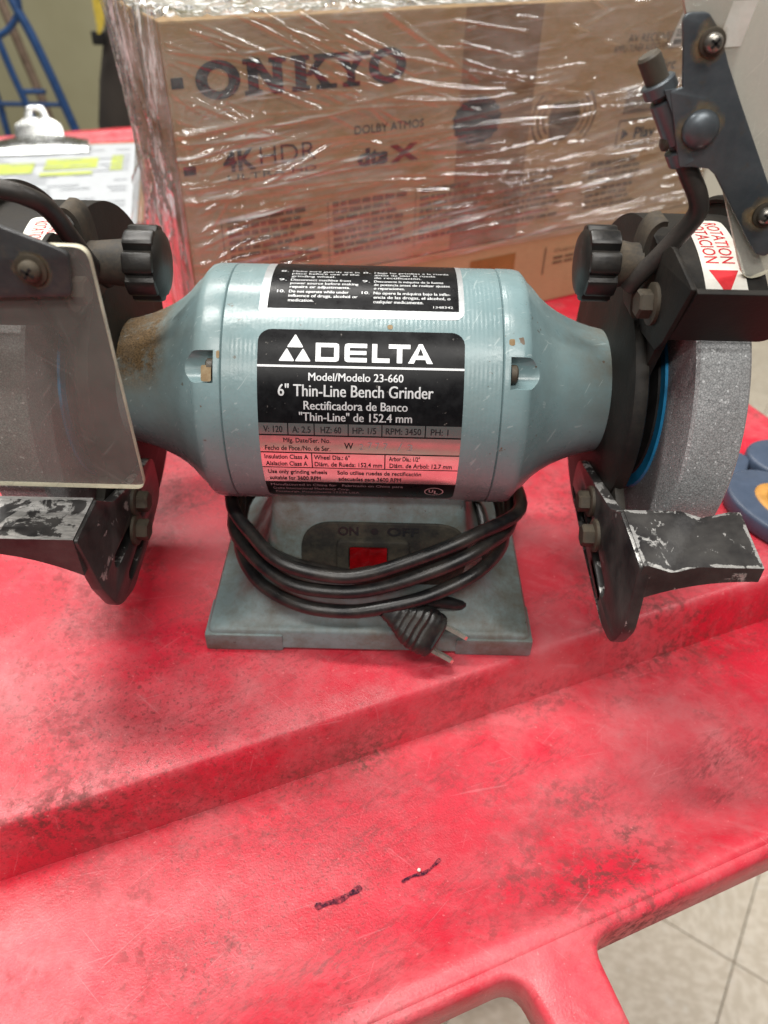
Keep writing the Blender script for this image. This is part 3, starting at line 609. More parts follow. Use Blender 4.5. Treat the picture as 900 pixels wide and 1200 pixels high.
# ---- guards, wheels, rests, knobs, for both sides
def pang(r, a, cz=H): return (-r*math.cos(rad(a)), cz+r*math.sin(rad(a)))   # angle from the front, upwards
for sx in (-1, 1):
    side = 'right' if sx == 1 else 'left'
    gd = mk('wheel_guard', *onX(curve2d([pang(73, a) for a in np.linspace(50, 262, 54)]+[(-14, 36), (-34, 44), (-40, 60), pang(30, -30), pang(30, 20)], [circ(0, H, 14, 24)], 3.4, .6), 108, sx), 'guard', g)
    # boss disc between the motor nose and the wheel
    VF = lathe([(100.6, 25), (101.2, 34), (101.8, 46.5), (102.6, 49.6), (105.2, 50.6), (107.4, 50), (108.6, 47.5), (108.6, 44), (107.2, 42)], 'X', (0, 0, H), 72, (True, True))
    mk('guard_boss', [(sx*v[0], v[1], v[2]) for v in VF[0]], VF[1], 'guard', gd)
    # band over the wheel
    A = np.linspace(52, 262, 60); V = []; F = []
    for a in A:
        for r, x in ((70.8, 107), (73, 107), (73, 142), (70.8, 142)):
            y, z = pang(r, a); V.append((sx*x, y, z))
    for i in range(len(A)-1):
        for k in range(4): q = (k+1) % 4; F.append((4*i+k, 4*i+q, 4*i+4+q, 4*i+4+k))
    F += [(0, 1, 2, 3), tuple(4*(len(A)-1)+k for k in range(4))]
    mk('guard_band', V, F, 'guard', gd)
    # outer cover with a raised rim
    op = [pang(79.5, a) for a in np.linspace(78, 262, 54)]+[(-8, 60), (-8, 110), (-14, 150)]
    mk('outer_cover', *onX(curve2d(op, [], 2.6, .6), 142.5, sx), 'guard', gd)
    rimp = [(sx*141.5,)+pang(78.6, a) for a in np.linspace(80, 260, 60)]
    mk('cover_rim', *tube(rimp, 1.7, 8), 'guard', gd)
    # spark deflector: leaning plate and side tab
    L = [(108, -50.5, 159.2), (108, -63, 181.6), (141, -63, 181.6), (141, -50.5, 159.2)]
    VF = curve2d(roundpoly([(106, 0), (140.5, 0), (142, 25.6), (106, 25.6)], [.5, 5, .5, .5], 5), [], 2.2, .5)
    dv = np.array([0, -12.5, 22.4])/25.65; dn = np.array([0, -22.4, -12.5])/25.65
    sd = mk('spark_deflector', [tuple((np.array([v[0], -50.5, 159.2])+dv*v[1]+dn*v[2])*np.array([sx, 1, 1])) for v in VF[0]], VF[1], 'guard', g)
    tab = roundpoly([(-63, 182), (-51, 157.6), (-46, 152), (-26, 150), (-18, 158), (-22, 176), (-36, 186)], [1, 1, 4, 8, 8, 8, 8], 5)
    mk('side_tab', *onX(curve2d(tab, [], 2, .5), 105.2, sx), 'guard', sd)
    bolt_hex((104.2, -34, 164), 5.2, 4.6, sx, 'bolt', sd)
    # rotation sticker on the band
    xa, xb, at_ = (120.0, 134.8, 0.) if sx == 1 else (109.5, 123, 9.)
    stk = mk('rotation_sticker', *patch(xa, xb, 93-at_, 50 if sx == 1 else 72, .12, 73, (3, 3, 0, 0), 20, sx, 3), 'sign', gd, smooth=60)
    m = MB(); dm_ = 73*math.pi/180
    for s_, xr in (('ROTATION', xb-2.6), ('ROTACION', xb-8.4)):
        VF = textfit(s_, 0, 27.5 if sx == 1 else 13, 0, 4.6, .004)
        # reads downwards on the right-hand guard, letter tops towards the outer side
        m.add([wrap((xr-4.6+v[1]) if sx == 1 else (xr-v[1]), 90.6-at_-v[0]/dm_, .2, 73, sx) for v in VF[0]], VF[1])
    for k in range(8 if sx == 1 else 0):
        f0, f1 = k/8, (k+1)/8; xc, w0 = (xa+xb)/2, 5.2
        m.add([wrap(xc-w0*(1-f0), 66.4-at_-9*f0, .2, 73, sx), wrap(xc+w0*(1-f0), 66.4-at_-9*f0, .2, 73, sx), wrap(xc+w0*(1-f1), 66.4-at_-9*f1, .2, 73, sx), wrap(xc-w0*(1-f1), 66.4-at_-9*f1, .2, 73, sx)], [(0, 1, 2, 3)])
    m.mk('sticker_print', 'red', stk, smooth=0)
    # wheel
    VF = lathe([(117.5, 8), (117.5, 42), (117.5, 67.9), (118.6, 69), (126, 69.15), (135.9, 69), (137, 67.8), (137, 42), (137, 8)], 'X', (0, 0, H), 160)
    gw = mk('grinding_wheel', [(sx*v[0], v[1], v[2]) for v in VF[0]], VF[1], 'wheel', g); gw['label'] = 'grey abrasive wheel under the %s guard' % side
    VF = lathe([(116.6, 14), (116.6, 41.6), (117.6, 42.2)], 'X', (0, 0, H), 72); mk('blotter', [(sx*v[0], v[1], v[2]) for v in VF[0]], VF[1], 'blue', gw)
    VF = lathe([(112, 12), (115.8, 36.5), (116.9, 37)], 'X', (0, 0, H), 64); mk('flange', [(sx*v[0], v[1], v[2]) for v in VF[0]], VF[1], 'inner', gw)
    # tool rest: top plate with a vee groove, arm plate with slots
    xs = np.linspace(99, 142.5, 30); ys_ = np.linspace(-72.5, -102.5 if sx == 1 else -96, 16); Vt = []; Vb = []; F = []
    for y in ys_:
        for x in xs:
            fx = (x-99)/43.5; yy = y if x < 104 or x > 138 else y
            q = (y+72.5)/-30.; gc = 129-q*19                       # groove runs diagonally across the plate
            d = abs(x-gc); zz = 100-(max(0, 3.0*(1-d/9.0)) if sx == 1 else 0)
            sk = 0.
            Vt.append((sx*(x+sk+(-2.2*fx*q)), yy, zz))
            Vb.append((sx*(x+sk+(-2.2*fx*q)), yy, 100-(6.5+11*(1-fx)**2.2)))
    n = len(xs); nn = len(Vt)
    for j in range(len(ys_)-1):
        for i in range(n-1):
            F.append((j*n+i, j*n+i+1, (j+1)*n+i+1, (j+1)*n+i)); F.append((nn+j*n+i, nn+(j+1)*n+i, nn+(j+1)*n+i+1, nn+j*n+i+1))
    for i in range(n-1):
        for j in (0, len(ys_)-1): F.append((j*n+i, j*n+i+1, nn+j*n+i+1, nn+j*n+i))
    for j in range(len(ys_)-1):
        for i in (0, n-1): F.append((j*n+i, (j+1)*n+i, nn+(j+1)*n+i, nn+j*n+i))
    tr = mk('tool_rest', Vt+Vb, F, 'restR' if sx == 1 else 'restL', g, smooth=22); tr['label'] = 'chipped cast tool rest in front of the %s wheel' % side
    arm = roundpoly([(-73, 99.4), (-102, 99.4), (-106, 70), (-99, 54), (-84, 50), (-44, 53), (-8, 60), (-8, 78), (-40, 86), (-62, 92)], [1, 2, 14, 14, 16, 6, 9, 9, 14, 8], 8)
    if sx == -1: arm = roundpoly([(-73, 99.4), (-96, 99.4), (-93, 86), (-89, 68), (-80, 48), (-62, 41), (-33, 45), (-8, 52), (-8, 74), (-36, 80), (-60, 88)], [1, 2, 6, 8, 16, 14, 6, 9, 9, 14, 8], 8)
    mk('rest_arm', *onX(curve2d(arm, [capsule((-32, 72), (-76, 62), 3.4), capsule((-40, 61), (-74, 55.5), 2.0)] if sx == 1 else [capsule((-40, 64), (-70, 66), 3.2), capsule((-36, 53), (-62, 50), 2.2)], 4.6, .8), 100.0, sx), 'restR', tr)
    ap = roundpoly([(-6, 60), (-50, 58), (-60, 66), (-58, 84), (-30, 100), (0, 96), (10, 80)], 8, 5)
    mk('guard_arm', *onX(curve2d(ap, [], 4, .6), 105.2, sx), 'guard', gd)
    bolt_hex((97.7, -40, 77.6 if sx == 1 else 72), 4.6, 4.6, sx, 'bolt', tr); bolt_hex((97.7, -55 if sx == 1 else -47, 71.5 if sx == 1 else 62), 4.8, 4.6, sx, 'bolt', tr)
    # knob with lobes, clamp strap
    ky, kz, kx = (-18., 172., 0.) if sx == 1 else (-20., 169., -6.)
    lob = []
    for i in range(96):
        a = 2*math.pi*i/96; r = 13.4-2.3*max(0, math.cos(8*a))**3; lob.append((ky+r*math.cos(a), kz+r*math.sin(a)))
    kn = mk('clamp_knob', *onX(curve2d(lob, [], 11, 1.0), 85.6+kx, sx), 'knob', g, smooth=28)
    VF = lathe([(0, 12.2), (-1.4, 10.5), (-2.2, 6), (-2.4, .5)], 'X', (80.4+kx, ky, kz), 40); mk('knob_face', [(sx*v[0], v[1], v[2]) for v in VF[0]], VF[1], 'knob', kn)
    VF = lathe([(91+kx, 8.6), (92+kx, 8.6), (97.5, 7.6), (100.5, 7.6)], 'X', (0, ky, kz), 32); mk('knob_neck', [(sx*v[0], v[1], v[2]) for v in VF[0]], VF[1], 'bracket', kn)
    # strap bracket: a bent sheet that loops over the rod
    pth = [(106.3, -22, 152), (102.2, -22, 154), (100.6, -22, 162), (100.6, -22, 176), (101.4, -22, 184), (103.8, -22, 187.5), (106.6, -22, 188)]
    P = catmull(pth, 6); V = []; F = []
    for i, p in enumerate(P):
        t_ = P[min(i+1, len(P)-1)]-P[max(i-1, 0)]; t_ /= np.linalg.norm(t_); nn_ = np.array([-t_[2], 0, t_[0]])
        hw = 6.5-2*abs(i/len(P)-.5)
        for (dy, dn_) in ((-hw, -.9), (hw, -.9), (hw, .9), (-hw, .9)): V.append((sx*(p[0]+nn_[0]*dn_), p[1]+6+dy, p[2]+nn_[2]*dn_))
    for i in range(len(P)-1):
        for k in range(4): q = (k+1) % 4; F.append((4*i+k, 4*i+q, 4*i+4+q, 4*i+4+k))
    F += [(0, 1, 2, 3), tuple(4*(len(P)-1)+k for k in range(4))]
    mk('clamp_strap', V, F, 'bracket', kn)

# ---- right eye shield, flipped up
rodP = catmull([(97.0, -24, 165.5), (98.8, -25, 169.5), (104.6, -26.5, 178.6), (110.2, -28.5, 188.8), (112.3, -30, 195.0), (110.6, -30.6, 200.5), (105.4, -30.5, 208.0), (98, -30, 220), (86, -29, 238.5)], 10)
rd = mk('shield_rod', *tube(rodP, 3.25, 16), 'rod', g); rd['label'] = 'bent dark steel rod holding the raised eye shield'
ra = np.array([98, -30, 220.]); rb = np.array([86, -29, 238.5]); dd = (rb-ra)/np.linalg.norm(rb-ra)
mk('knurled_end', *tube([tuple(rb-dd*10), tuple(rb+dd*1), tuple(rb+dd*1.8)], [3.55, 3.55, 2.9], 20), 'knurl', rd, smooth=30)
rodc = lambda t: ra+dd*t
es = thing('eye_shield', 'x', 'x'); bpy.data.objects.remove(es)
PLY = -35.5
plate = [(90.4, 251.3), (97.8, 251.5), (102.5, 246.9), (107.3, 238.8), (114.5, 228.3), (129.8, 206.7), (137, 196), (140.2, 185.5), (137.0, 182.4), (133.8, 183.4), (130.4, 187), (112.6, 208.2), (109.8, 210.1), (104.7, 210.5), (100.5, 210.3), (92.0, 231.6), (95.6, 232.6), (93.2, 241.9)]
plate = [(96-(96-x), z) for x, z in plate]
bp = mk('shield_bracket', *onY(curve2d(roundpoly(plate, [2.5, 3, 3, 0, 0, 0, 2, 2, 2, 1, 0, 1, 1, 1, 1, 1, 0, 0], 4), [], 2.0, .4), PLY+1), 'plate', g); bp['label'] = 'blued steel bracket with rust rings holding the raised eye shield'
# knuckles rolled round the rod, joined to the plate by tongues
for (t0, t1_, r) in ((-10.5, -5.4, 5.3), (-3.8, 10.2, 4.5), (11.8, 15.8, 5.2)):
    mk('knuckle', *tube([tuple(rodc(t0)), tuple(rodc(t0+.5)), tuple(rodc(t1_-.5)), tuple(rodc(t1_))], [r-.5, r, r, r-.5], 24), 'plate', bp, smooth=35)
tong = [tuple(rodc(-8)), tuple(rodc(14))]
V = [(tong[0][0], PLY+.3, tong[0][2]), (tong[1][0], PLY+.3, tong[1][2]), (tong[1][0]+9, PLY+.3, tong[1][2]+1), (tong[0][0]+10, PLY+.3, tong[0][2]+1)]
V += [(x, y+1.5, z) for x, y, z in V]
mk('tongue', V, [(0, 1, 2, 3), (7, 6, 5, 4), (0, 4, 5, 1), (1, 5, 6, 2), (2, 6, 7, 3), (3, 7, 4, 0)], 'plate', bp)
def halo(c, r, parent, y, n=28, squash=(1., 1.), rot=0.):
    V = [(c[0], y, c[1])]; F = []; uv = [0.]
    for k in (1, 2, 3):
        for i in range(n):
            a = 2*math.pi*i/n; u, v = r*k/3*squash[0]*math.cos(a), r*k/3*squash[1]*math.sin(a)
            V.append((c[0]+u*math.cos(rot)-v*math.sin(rot), y, c[1]+u*math.sin(rot)+v*math.cos(rot))); uv.append(k/3)
    for i in range(n): F.append((0, 1+i, 1+(i+1) % n))
    for k in range(2):
        for i in range(n): F.append((1+k*n+i, 1+k*n+(i+1) % n, 1+(k+1)*n+(i+1) % n, 1+(k+1)*n+i))
    o = mk('rust_ring', V, F, 'halo', parent, smooth=0, recalc=False); lay = o.data.uv_layers.new(name='UVMap')
    for lp in o.data.loops: lay.data[lp.index].uv = (uv[lp.vertex_index], 0)
    return o
def screw_y(c, y, r, parent, name='screw', mat='bolt'):
    mk('washer', *lathe([(0, r*1.45), (-.9, r*1.45), (-1.1, r*1.2)], 'Y', (c[0], y, c[1]), 24), 'bolt', parent)
    mk(name, *lathe([(-1.0, r), (-2.2, r), (-3.2, r*.75), (-3.6, r*.3), (-3.62, .02)], 'Y', (c[0], y, c[1]), 24), mat, parent)
    mb = MB()
    for k in (0, 1): mb.add(*box((c[0], y-3.4, c[1]), (r*1.2, .6, .7), 0, Matrix.Rotation(rad(35+90*k), 3, 'Y')))
    mb.mk('screw_slot', 'inner', parent, smooth=0)
halo((100.2, 244), 6.3, bp, PLY-.12, squash=(.9, 1.1)); screw_y((100.6, 244.4), PLY, 2.6, bp, mat='steel')
halo((131.6, 196.6), 6.8, bp, PLY-.12); screw_y((132, 196.6), PLY, 2.6, bp, mat='steel')
halo((103.6, 221.9), 7.4, bp, PLY-.13, squash=(1, 1.1))
mk('rivet', *lathe([(0, 5.6), (-.8, 5.6), (-1.8, 5.0), (-2.9, 3.4), (-3.4, 1.4), (-3.5, .02)], 'Y', (103.8, PLY, 221.6), 32), 'plate', bp)
mk('hinge_screw', *lathe([(0, 2.8), (-1.4, 2.8), (-2.2, 1.6)], 'X', tuple(rodc(-6)-np.array([4.6, 0, -1.5])), 16), 'bolt', bp)
# acrylic panel behind the bracket
def shield_panel(poly, y, mats, parent, label):
    VF = curve2d(poly, [], 2.6, .3); V, F = onY(VF, y); o = mk('eye_shield', V, F, mats, parent, smooth=30)
    for p in o.data.polygons: p.material_index = 1 if abs(p.normal.y) < .75 else 0
    o['label'] = label; return o
d_ = np.array([.470, -.883]); pr = np.array([.883, .470]); c0_ = np.array([134.2, 172.0])
rect = [c0_, c0_+pr*88, c0_+pr*88-d_*104, c0_-d_*104]
shR = shield_panel(roundpoly([tuple(p) for p in rect], 6, 6), PLY+3.6, ['shieldR', 'sedge'], g, 'hazy clear eye shield flipped up above the right wheel')
V = [(104.5, PLY+2.05, 254), (111.5, PLY+2.05, 254.6), (110, PLY+2.05, 243.2), (103, PLY+2.05, 242.6)]
mk('sticker', V, [(0, 1, 2, 3)], 'sign', shR, smooth=0)
# ---- left eye shield, lowered over the wheel
rodL = catmull([(-95, -20, 162), (-97, -26, 169), (-97.5, -38, 184), (-97.5, -49, 197), (-100.5, -55, 203), (-107, -58, 206.0), (-118, -61, 208), (-150, -66, 206)], 10)
rl = mk('shield_rod', *tube(rodL, 3.0, 16), 'rod', g); rl['label'] = 'bent dark steel rod behind the lowered eye shield'
SY = -82.5
shL = shield_panel(roundpoly([(-75.4, 198.4), (-166, 199), (-166, 112.4), (-75.0, 112.0)], [4.5, 6, 6, 3.5], 6), SY+2, ['shieldL', 'sedge'], g, 'scratched clear eye shield lowered over the left wheel')
bl_ = [(-80.2, 197.0), (-82.2, 184.6), (-152, 181.5), (-156, 190), (-150, 199), (-128, 214), (-112, 214), (-98, 204.6), (-83.5, 198.8)]
bL = mk('shield_bracket', *onY(curve2d(roundpoly(bl_, [2, 2, 2, 2, 2, 6, 6, 4, 2], 4), [], 2.0, .4), SY-.6), 'plateL', g); bL['label'] = 'dusty dark steel bracket across the top of the lowered eye shield'
halo((-91.4, 192.6), 6, bL, SY-1.75); screw_y((-91.4, 192.6), SY-1.6, 3.1, bL)
halo((-145, 190), 5.6, bL, SY-1.75); screw_y((-145, 190), SY-1.6, 2.8, bL)
mk('knuckle', *tube([(-118, -66, 209), (-148, -67, 206.2)], 6.4, 20), 'plateL', bL)
V = [(-120, -66, 214), (-146, -67, 211), (-146, SY-.6, 208), (-120, SY-.6, 212)]; V += [(x, y, z-2) for x, y, z in V]
mk('tongue', V, [(0, 1, 2, 3), (7, 6, 5, 4), (0, 4, 5, 1), (1, 5, 6, 2), (2, 6, 7, 3), (3, 7, 4, 0)], 'plateL', bL)

# ---- power cord wound round the pedestal
Cc = lambda P, n=10: catmull(P, n)
back = lambda x: (x, 44, 40)
path = [(2, -50, 38), (-14, -50.5, 42), (-30.9, -50, 46.7), (-46.8, -38, 46.1), (-60, -14, 46), (-56, 30, 44), (0, 44, 42), (60, 34, 48), (72.6, -20, 58.8),
        (49.1, -46, 62.3), (25.1, -54, 55.4), (3, -57, 48), (-12.6, -57, 46.3), (-33.6, -54, 50.2), (-47.5, -42, 54), (-61.1, -20, 58), (-60, 28, 50), (0, 46, 50), (62, 32, 50), (69.5, -18, 49.5),
        (53.3, -46, 55.4), (32.2, -55.5, 49.6), (6.5, -58.5, 40.6), (-12.8, -58.5, 38.2), (-32.5, -55, 39.5), (-50.2, -41, 43), (-62, -18, 44), (-58, 28, 40), (0, 45, 34), (60, 30, 36), (67.4, -16, 38),
        (54.4, -47, 43.8), (32.9, -58, 37.9), (11.9, -61.5, 32.5), (-7.5, -61.5, 28.7), (-29.2, -58, 29.4), (-49.6, -43, 30.5), (-60.5, -16, 33), (-56, 26, 30), (0, 44, 26), (58, 24, 24), (52, -40, 20), (34, -52, 26), (18, -58, 29), (15.5, -60, 28)]
pc = mk('power_cord', *tube(catmull(path, 7), 3.15, 12), 'cord', g, smooth=60); pc['label'] = 'black power cord looped in front of the switch'
# plug: tapering moulded body with two flat blades
ax0 = Vector((10.5, -61, 31)); ax1 = Vector((34, -64.5, 17)); da = (ax1-ax0).normalized(); sidev = da.cross(Vector((0, -.8, .6))).normalized(); upv = sidev.cross(da).normalized()
V = []; F = []
for t, a, b in [(t_, np.interp(t_, [0, 4, 8, 13, 18, 23, 26.6, 27.6], [4, 5.2, 7, 9.8, 11, 11, 10.6, 9.8]), np.interp(t_, [0, 4, 8, 13, 18, 23, 26.6, 27.6], [3.6, 4.3, 5.6, 7, 7.6, 7.5, 7, 6.2])) for t_ in list(np.linspace(0, 26.6, 36))+[27.6]]:
    for i in range(24):
        an = 2*math.pi*i/24; cx, sy = math.cos(an), math.sin(an); sq = lambda v: math.copysign(abs(v)**.62, v)
        gv = 1-.16*math.exp(-((an-math.pi/2)/.22)**2)*(1 if 7 < t < 26 else 0)
        gv *= 1-.05*(1+math.sin(t*2.1))*(1 if 6 < t < 20 else 0)
        V.append(tuple(ax0+da*t+sidev*(a*sq(cx)*(1-.03*(1+math.sin(t*2.1))))+upv*(b*sq(sy)*gv)))
for j in range(36):
    for i in range(24): F.append((j*24+i, j*24+(i+1) % 24, (j+1)*24+(i+1) % 24, (j+1)*24+i))
F += [tuple(range(24)), tuple(36*24+i for i in range(24))]
mk('plug', V, F, 'plug', pc, smooth=35)
for s_ in (-1, 1):
    c_ = ax0+da*27+sidev*(6.2*s_); W = []
    for t, hw in ((0, 3.0), (12.0, 3.0), (13.6, 2.0)):
        for a, b in ((-1, -1), (1, -1), (1, 1), (-1, 1)): W.append(tuple(c_+da*t+upv*(hw*a)+sidev*(.8*b)))
    mk('prong', W, [(0, 1, 5, 4), (1, 2, 6, 5), (2, 3, 7, 6), (3, 0, 4, 7), (4, 5, 9, 8), (5, 6, 10, 9), (6, 7, 11, 10), (7, 4, 8, 11), (8, 9, 10, 11)], 'brass', pc, smooth=20)

# ================================================================== boxes behind, wrapped in film
BA = rad(29); BE = np.array([math.cos(BA), math.sin(BA), 0]); BN = np.array([math.sin(BA), -math.cos(BA), 0]); BP = np.array([150., 335., 0])
def bx_(s, z, out=0.): return tuple(BP+BE*s+BN*out+np.array([0, 0, z]))
BL_, BR_, BD = -306., 152., 98.
def carton(name, label, z0, z1, s0, s1, dep, bev=1.2):
    c = BP+BE*(s0+s1)/2-BN*dep/2
    t = thing(name, label, 'box', (c[0], c[1], z0))
    mk('carton_wall', *box((c[0], c[1], (z0+z1)/2), (s1-s0, dep, z1-z0), bev, Matrix.Rotation(BA, 3, 'Z')), 'card', t, smooth=0); return t
lb = carton('cardboard_box', 'lower brown cardboard box under the film-wrapped box', .3, 61.4, BL_+3, BR_-4, BD)
ub = carton('cardboard_box', 'large brown printed cardboard box wrapped in clear stretch film', 62.2, 218.5, BL_, BR_, BD)
def facequad(s0, s1, z0, z1, o=.25): return [bx_(s0, z0, o), bx_(s1, z0, o), bx_(s1, z1, o), bx_(s0, z1, o)], [(0, 1, 2, 3)]
def fprint(name, items, mat, parent, o=.45, joined=False):
    m = MB()
    for V, F in items:
        V3 = [bx_(v[0], v[1], o) for v in V]
        if joined: m.add(V3, F)
        else: mk(name, V3, F, mat, parent, smooth=0)
    if joined: return mk(name, m.V, m.F, mat, parent, smooth=0)
def fq(s0, s1, z0, z1): return (np.array([(s0, z0), (s1, z0), (s1, z1), (s0, z1)]), [(0, 1, 2, 3)])
def poly(P): return (np.array(P), [tuple(range(len(P)))])
mk('packing_tape', *facequad(-109, -47, 63, 218, .2), 'tape2', ub, smooth=0)
def fring(cx, cz, rx, rz, wx, wz, n=40): return (np.array([(cx+(rx-(wx if j else 0))*math.cos(2*math.pi*i/n), cz+(rz-(wz if j else 0))*math.sin(2*math.pi*i/n)) for j in (0, 1) for i in range(n)]), [(i, (i+1) % n, n+(i+1) % n, n+i) for i in range(n)])
ok = []; z0, z1 = 179.6, 198.4; hz = z1-z0
ok.append(fring(-276.5, (z0+z1)/2, 13.4, hz/2+.6, 7.0, 4.2))
x = -260; sl = 2.6
ok += [fq(x+1.4, x+8, z0, z1), fq(x-1, x+10, z0, z0+sl), fq(x-1, x+7, z1-sl, z1), poly([(x+2, z1), (x+9, z1), (x+23, z0), (x+17, z0)]), fq(x+17, x+23.4, z0, z1), fq(x+15, x+26, z1-sl, z1)]
x = -230
ok += [fq(x+1.4, x+8.8, z0, z1), fq(x-1, x+11, z0, z0+sl), fq(x-1, x+11, z1-sl, z1), poly([(x+8, z0+hz*.42), (x+18, z1), (x+25, z1), (x+12, z0+hz*.40)]), poly([(x+11, z0+hz*.62), (x+20, z0), (x+27, z0), (x+14, z0+hz*.70)]), fq(x+14, x+27, z1-sl, z1), fq(x+15, x+29, z0, z0+sl)]
x = -203
ok += [poly([(x, z1), (x+7, z1), (x+14, z0+hz*.45), (x+9.5, z0+hz*.40)]), poly([(x+17, z1), (x+23, z1), (x+14, z0+hz*.40), (x+10, z0+hz*.45)]), fq(x+9, x+14.6, z0, z0+hz*.45), fq(x-2, x+10, z1-sl, z1), fq(x+14, x+25, z1-sl, z1), fq(x+6, x+18, z0, z0+sl)]
ok.append(fring(-165.5, (z0+z1)/2+.4, 13.4, hz/2+.6, 7.0, 4.2))
fprint('brand_print', ok, 'boxink', ub, .45, True)
fprint('edge_mark', [fq(-304, -297, 186.2, 191.6), fq(-304, -296.4, 139.6, 144.6)], 'boxink', ub)
tf = textfit
fprint('feature_print', [tf('4K', -279, -258, 139.2, 150.6, .03), tf('HDR', -255, -217, 140, 150.9, -.01), tf('ULTRA HD', -277, -217, 133.2, 136.8, -.01), tf('dts', -187, -164, 132.2, 141.8, .05), tf('DOLBY ATMOS', -189, -137, 151.6, 156.6, .0),
  tf('AV RECEIVER', 33, 79, 191.6, 196.6, -.012), tf('AMPLI-TUNER AUDIO-VIDEO', 21, 80, 185.6, 190.2, -.012), tf('Circ', 66, 86, 172, 179, .0)], 'boxink', ub)
fprint('feature_mark', [poly([(-163, 142.4), (-157, 142.4), (-140, 131.4), (-146, 131.4)]), poly([(-147, 142.4), (-141, 142.4), (-156, 131.4), (-162, 131.4)])], 'boxred', ub)
gear = [(-93.5+(21 if i % 2 else 19)*math.cos(2*math.pi*i/36), 151.5+(15.6 if i % 2 else 14.4)*math.sin(2*math.pi*i/36)) for i in range(36)]
fprint('award_badge', [poly(gear)], 'boxink', ub); fprint('badge_caption', [fq(-109, -79, 131.4, 133.6)], 'boxgrey', ub)
def arcs(cx, cz, r, w_, a0, a1, n=12): return (np.array([(cx+(r-(w_ if j else 0))*math.cos(rad(a0+(a1-a0)*i/n)), cz+(r-(w_ if j else 0))*.8*math.sin(rad(a0+(a1-a0)*i/n))) for j in (0, 1) for i in range(n+1)]), [(i, i+1, n+2+i, n+1+i) for i in range(n)])
fprint('wireless_icon', [poly(roundpoly([(-27, 131), (-13, 131), (-2, 141), (-2, 157), (-29, 157), (-29, 141)], 4)), fq(-30, -1, 143, 150)]+[arcs(-16, 147, r, 1.5, a, a+84) for r in (20, 25, 30) for a in (-42, 138)], 'boxgrey', ub, .45, True)
fprint('panel_print', [fq(42, 86, 144, 161)], 'boxgrey', ub); fprint('panel_caption', [tf('Play', 58, 80, 125, 133, .02), poly([(45, 125), (52, 129), (45, 133)]), fq(40, 86, 138.6, 139.4), fq(40, 86, 120, 120.8), fq(40, 40.8, 120, 139)], 'boxink', ub)
# greeked columns of small print with rules between
it = []; ru = []
for s0_ in (-281, -206, -137, -63, 18):
    ru.append(fq(s0_-4, s0_-3.4, 70, 112))
    for k in range(8):
        z = 108-k*4.7; s_ = s0_
        while s_ < s0_+rnd.uniform(42, 58):
            l = rnd.uniform(3, 10); it.append(fq(s_, s_+l, z, z+(2.6 if k else 3.2))); s_ += l+1.4
fprint('small_print', it, 'boxgrey', ub, .45, True)['kind'] = 'stuff'; fprint('column_rule', ru, 'boxgrey', ub)
fprint('carton_label', [poly(roundpoly([(73.5, 186.5), (87.4, 186.5), (87.4, 212), (83, 212)], 1.2))], 'sign', ub, .5)
fprint('label_print', [fq(78+i*1.1, 78.5+i*1.1+(.3 if i % 3 else 0), 188, 191.5) for i in range(8)]+[tf('6', 84, 86.4, 199.5, 203.5, .02)]+[fq(79, 86.5, z, z+.7) for z in (193.4, 195.2, 197)], 'ink', ub, .7, True)
mk('packing_tape', *facequad(-88, -44, 26, 50, .35), 'tape', lb, smooth=0)
fprint('power_print', [tf('Output Power', -4, 40, 43.4, 46.4, .0), fq(-14, -12.6, 26, 49)]+[fq(-4+i*12, 6+i*12, z, z+2) for z in (37.6, 33.4) for i in range(4)], 'boxgrey', lb, .45, True)

# ---- stretch film: one wrinkled sheet round left side, front and right side
rng = np.random.default_rng(3)
def ridges(Sg, Zg, n, smin, smax, zmin, zmax, ang, L, hgt, wid):
    Hh = np.zeros_like(Sg)
    for _ in range(n):
        cs, cz = rng.uniform(smin, smax), rng.uniform(zmin, zmax); a = rad(rng.normal(*ang)); l = rng.uniform(*L); h = rng.uniform(*hgt); w_ = rng.uniform(*wid)
        ds, dz = Sg-cs, Zg-cz; t_ = ds*math.cos(a)+dz*math.sin(a); d = -ds*math.sin(a)+dz*math.cos(a); bend = rng.uniform(-1, 1)*.0012
        d = d+bend*t_**2
        Hh = np.maximum(Hh, h*(.5+.5*np.cos(np.pi*np.clip(np.abs(d)/w_, 0, 1)))*np.clip(1-(t_/l)**2, 0, 1)**.7)
    return Hh
sg = np.linspace(BL_-1, BR_+2, 340); zg = np.linspace(58, 222, 420)
Sg, Zg = np.meshgrid(sg, zg)
h = ridges(Sg, Zg, 100, BL_, BR_, 62, 165, (5, 5), (12, 70), (1.0, 2.6), (1.3, 3.0))
h = np.maximum(h, ridges(Sg, Zg, 30, BL_, 60, 100, 175, (3, 4), (30, 110), (1.6, 3.2), (1.8, 3.6)))
h = np.maximum(h, ridges(Sg, Zg, 34, BL_, -170, 165, 215, (-24, 7), (15, 70), (.9, 2.0), (1.0, 1.8)))
h = np.maximum(h, ridges(Sg, Zg, 30, -170, BR_, 150, 217, (-4, 16), (8, 45), (.8, 1.6), (1.0, 1.8)))
h = np.maximum(h, ridges(Sg, Zg, 26, BL_, -250, 80, 190, (35, 40), (8, 25), (.8, 2.0), (1., 2.)))
h = np.maximum(h, ridges(Sg, Zg, 90, BL_, BR_, 60, 218, (2, 14), (3, 12), (.8, 1.8), (1.0, 2.0)))
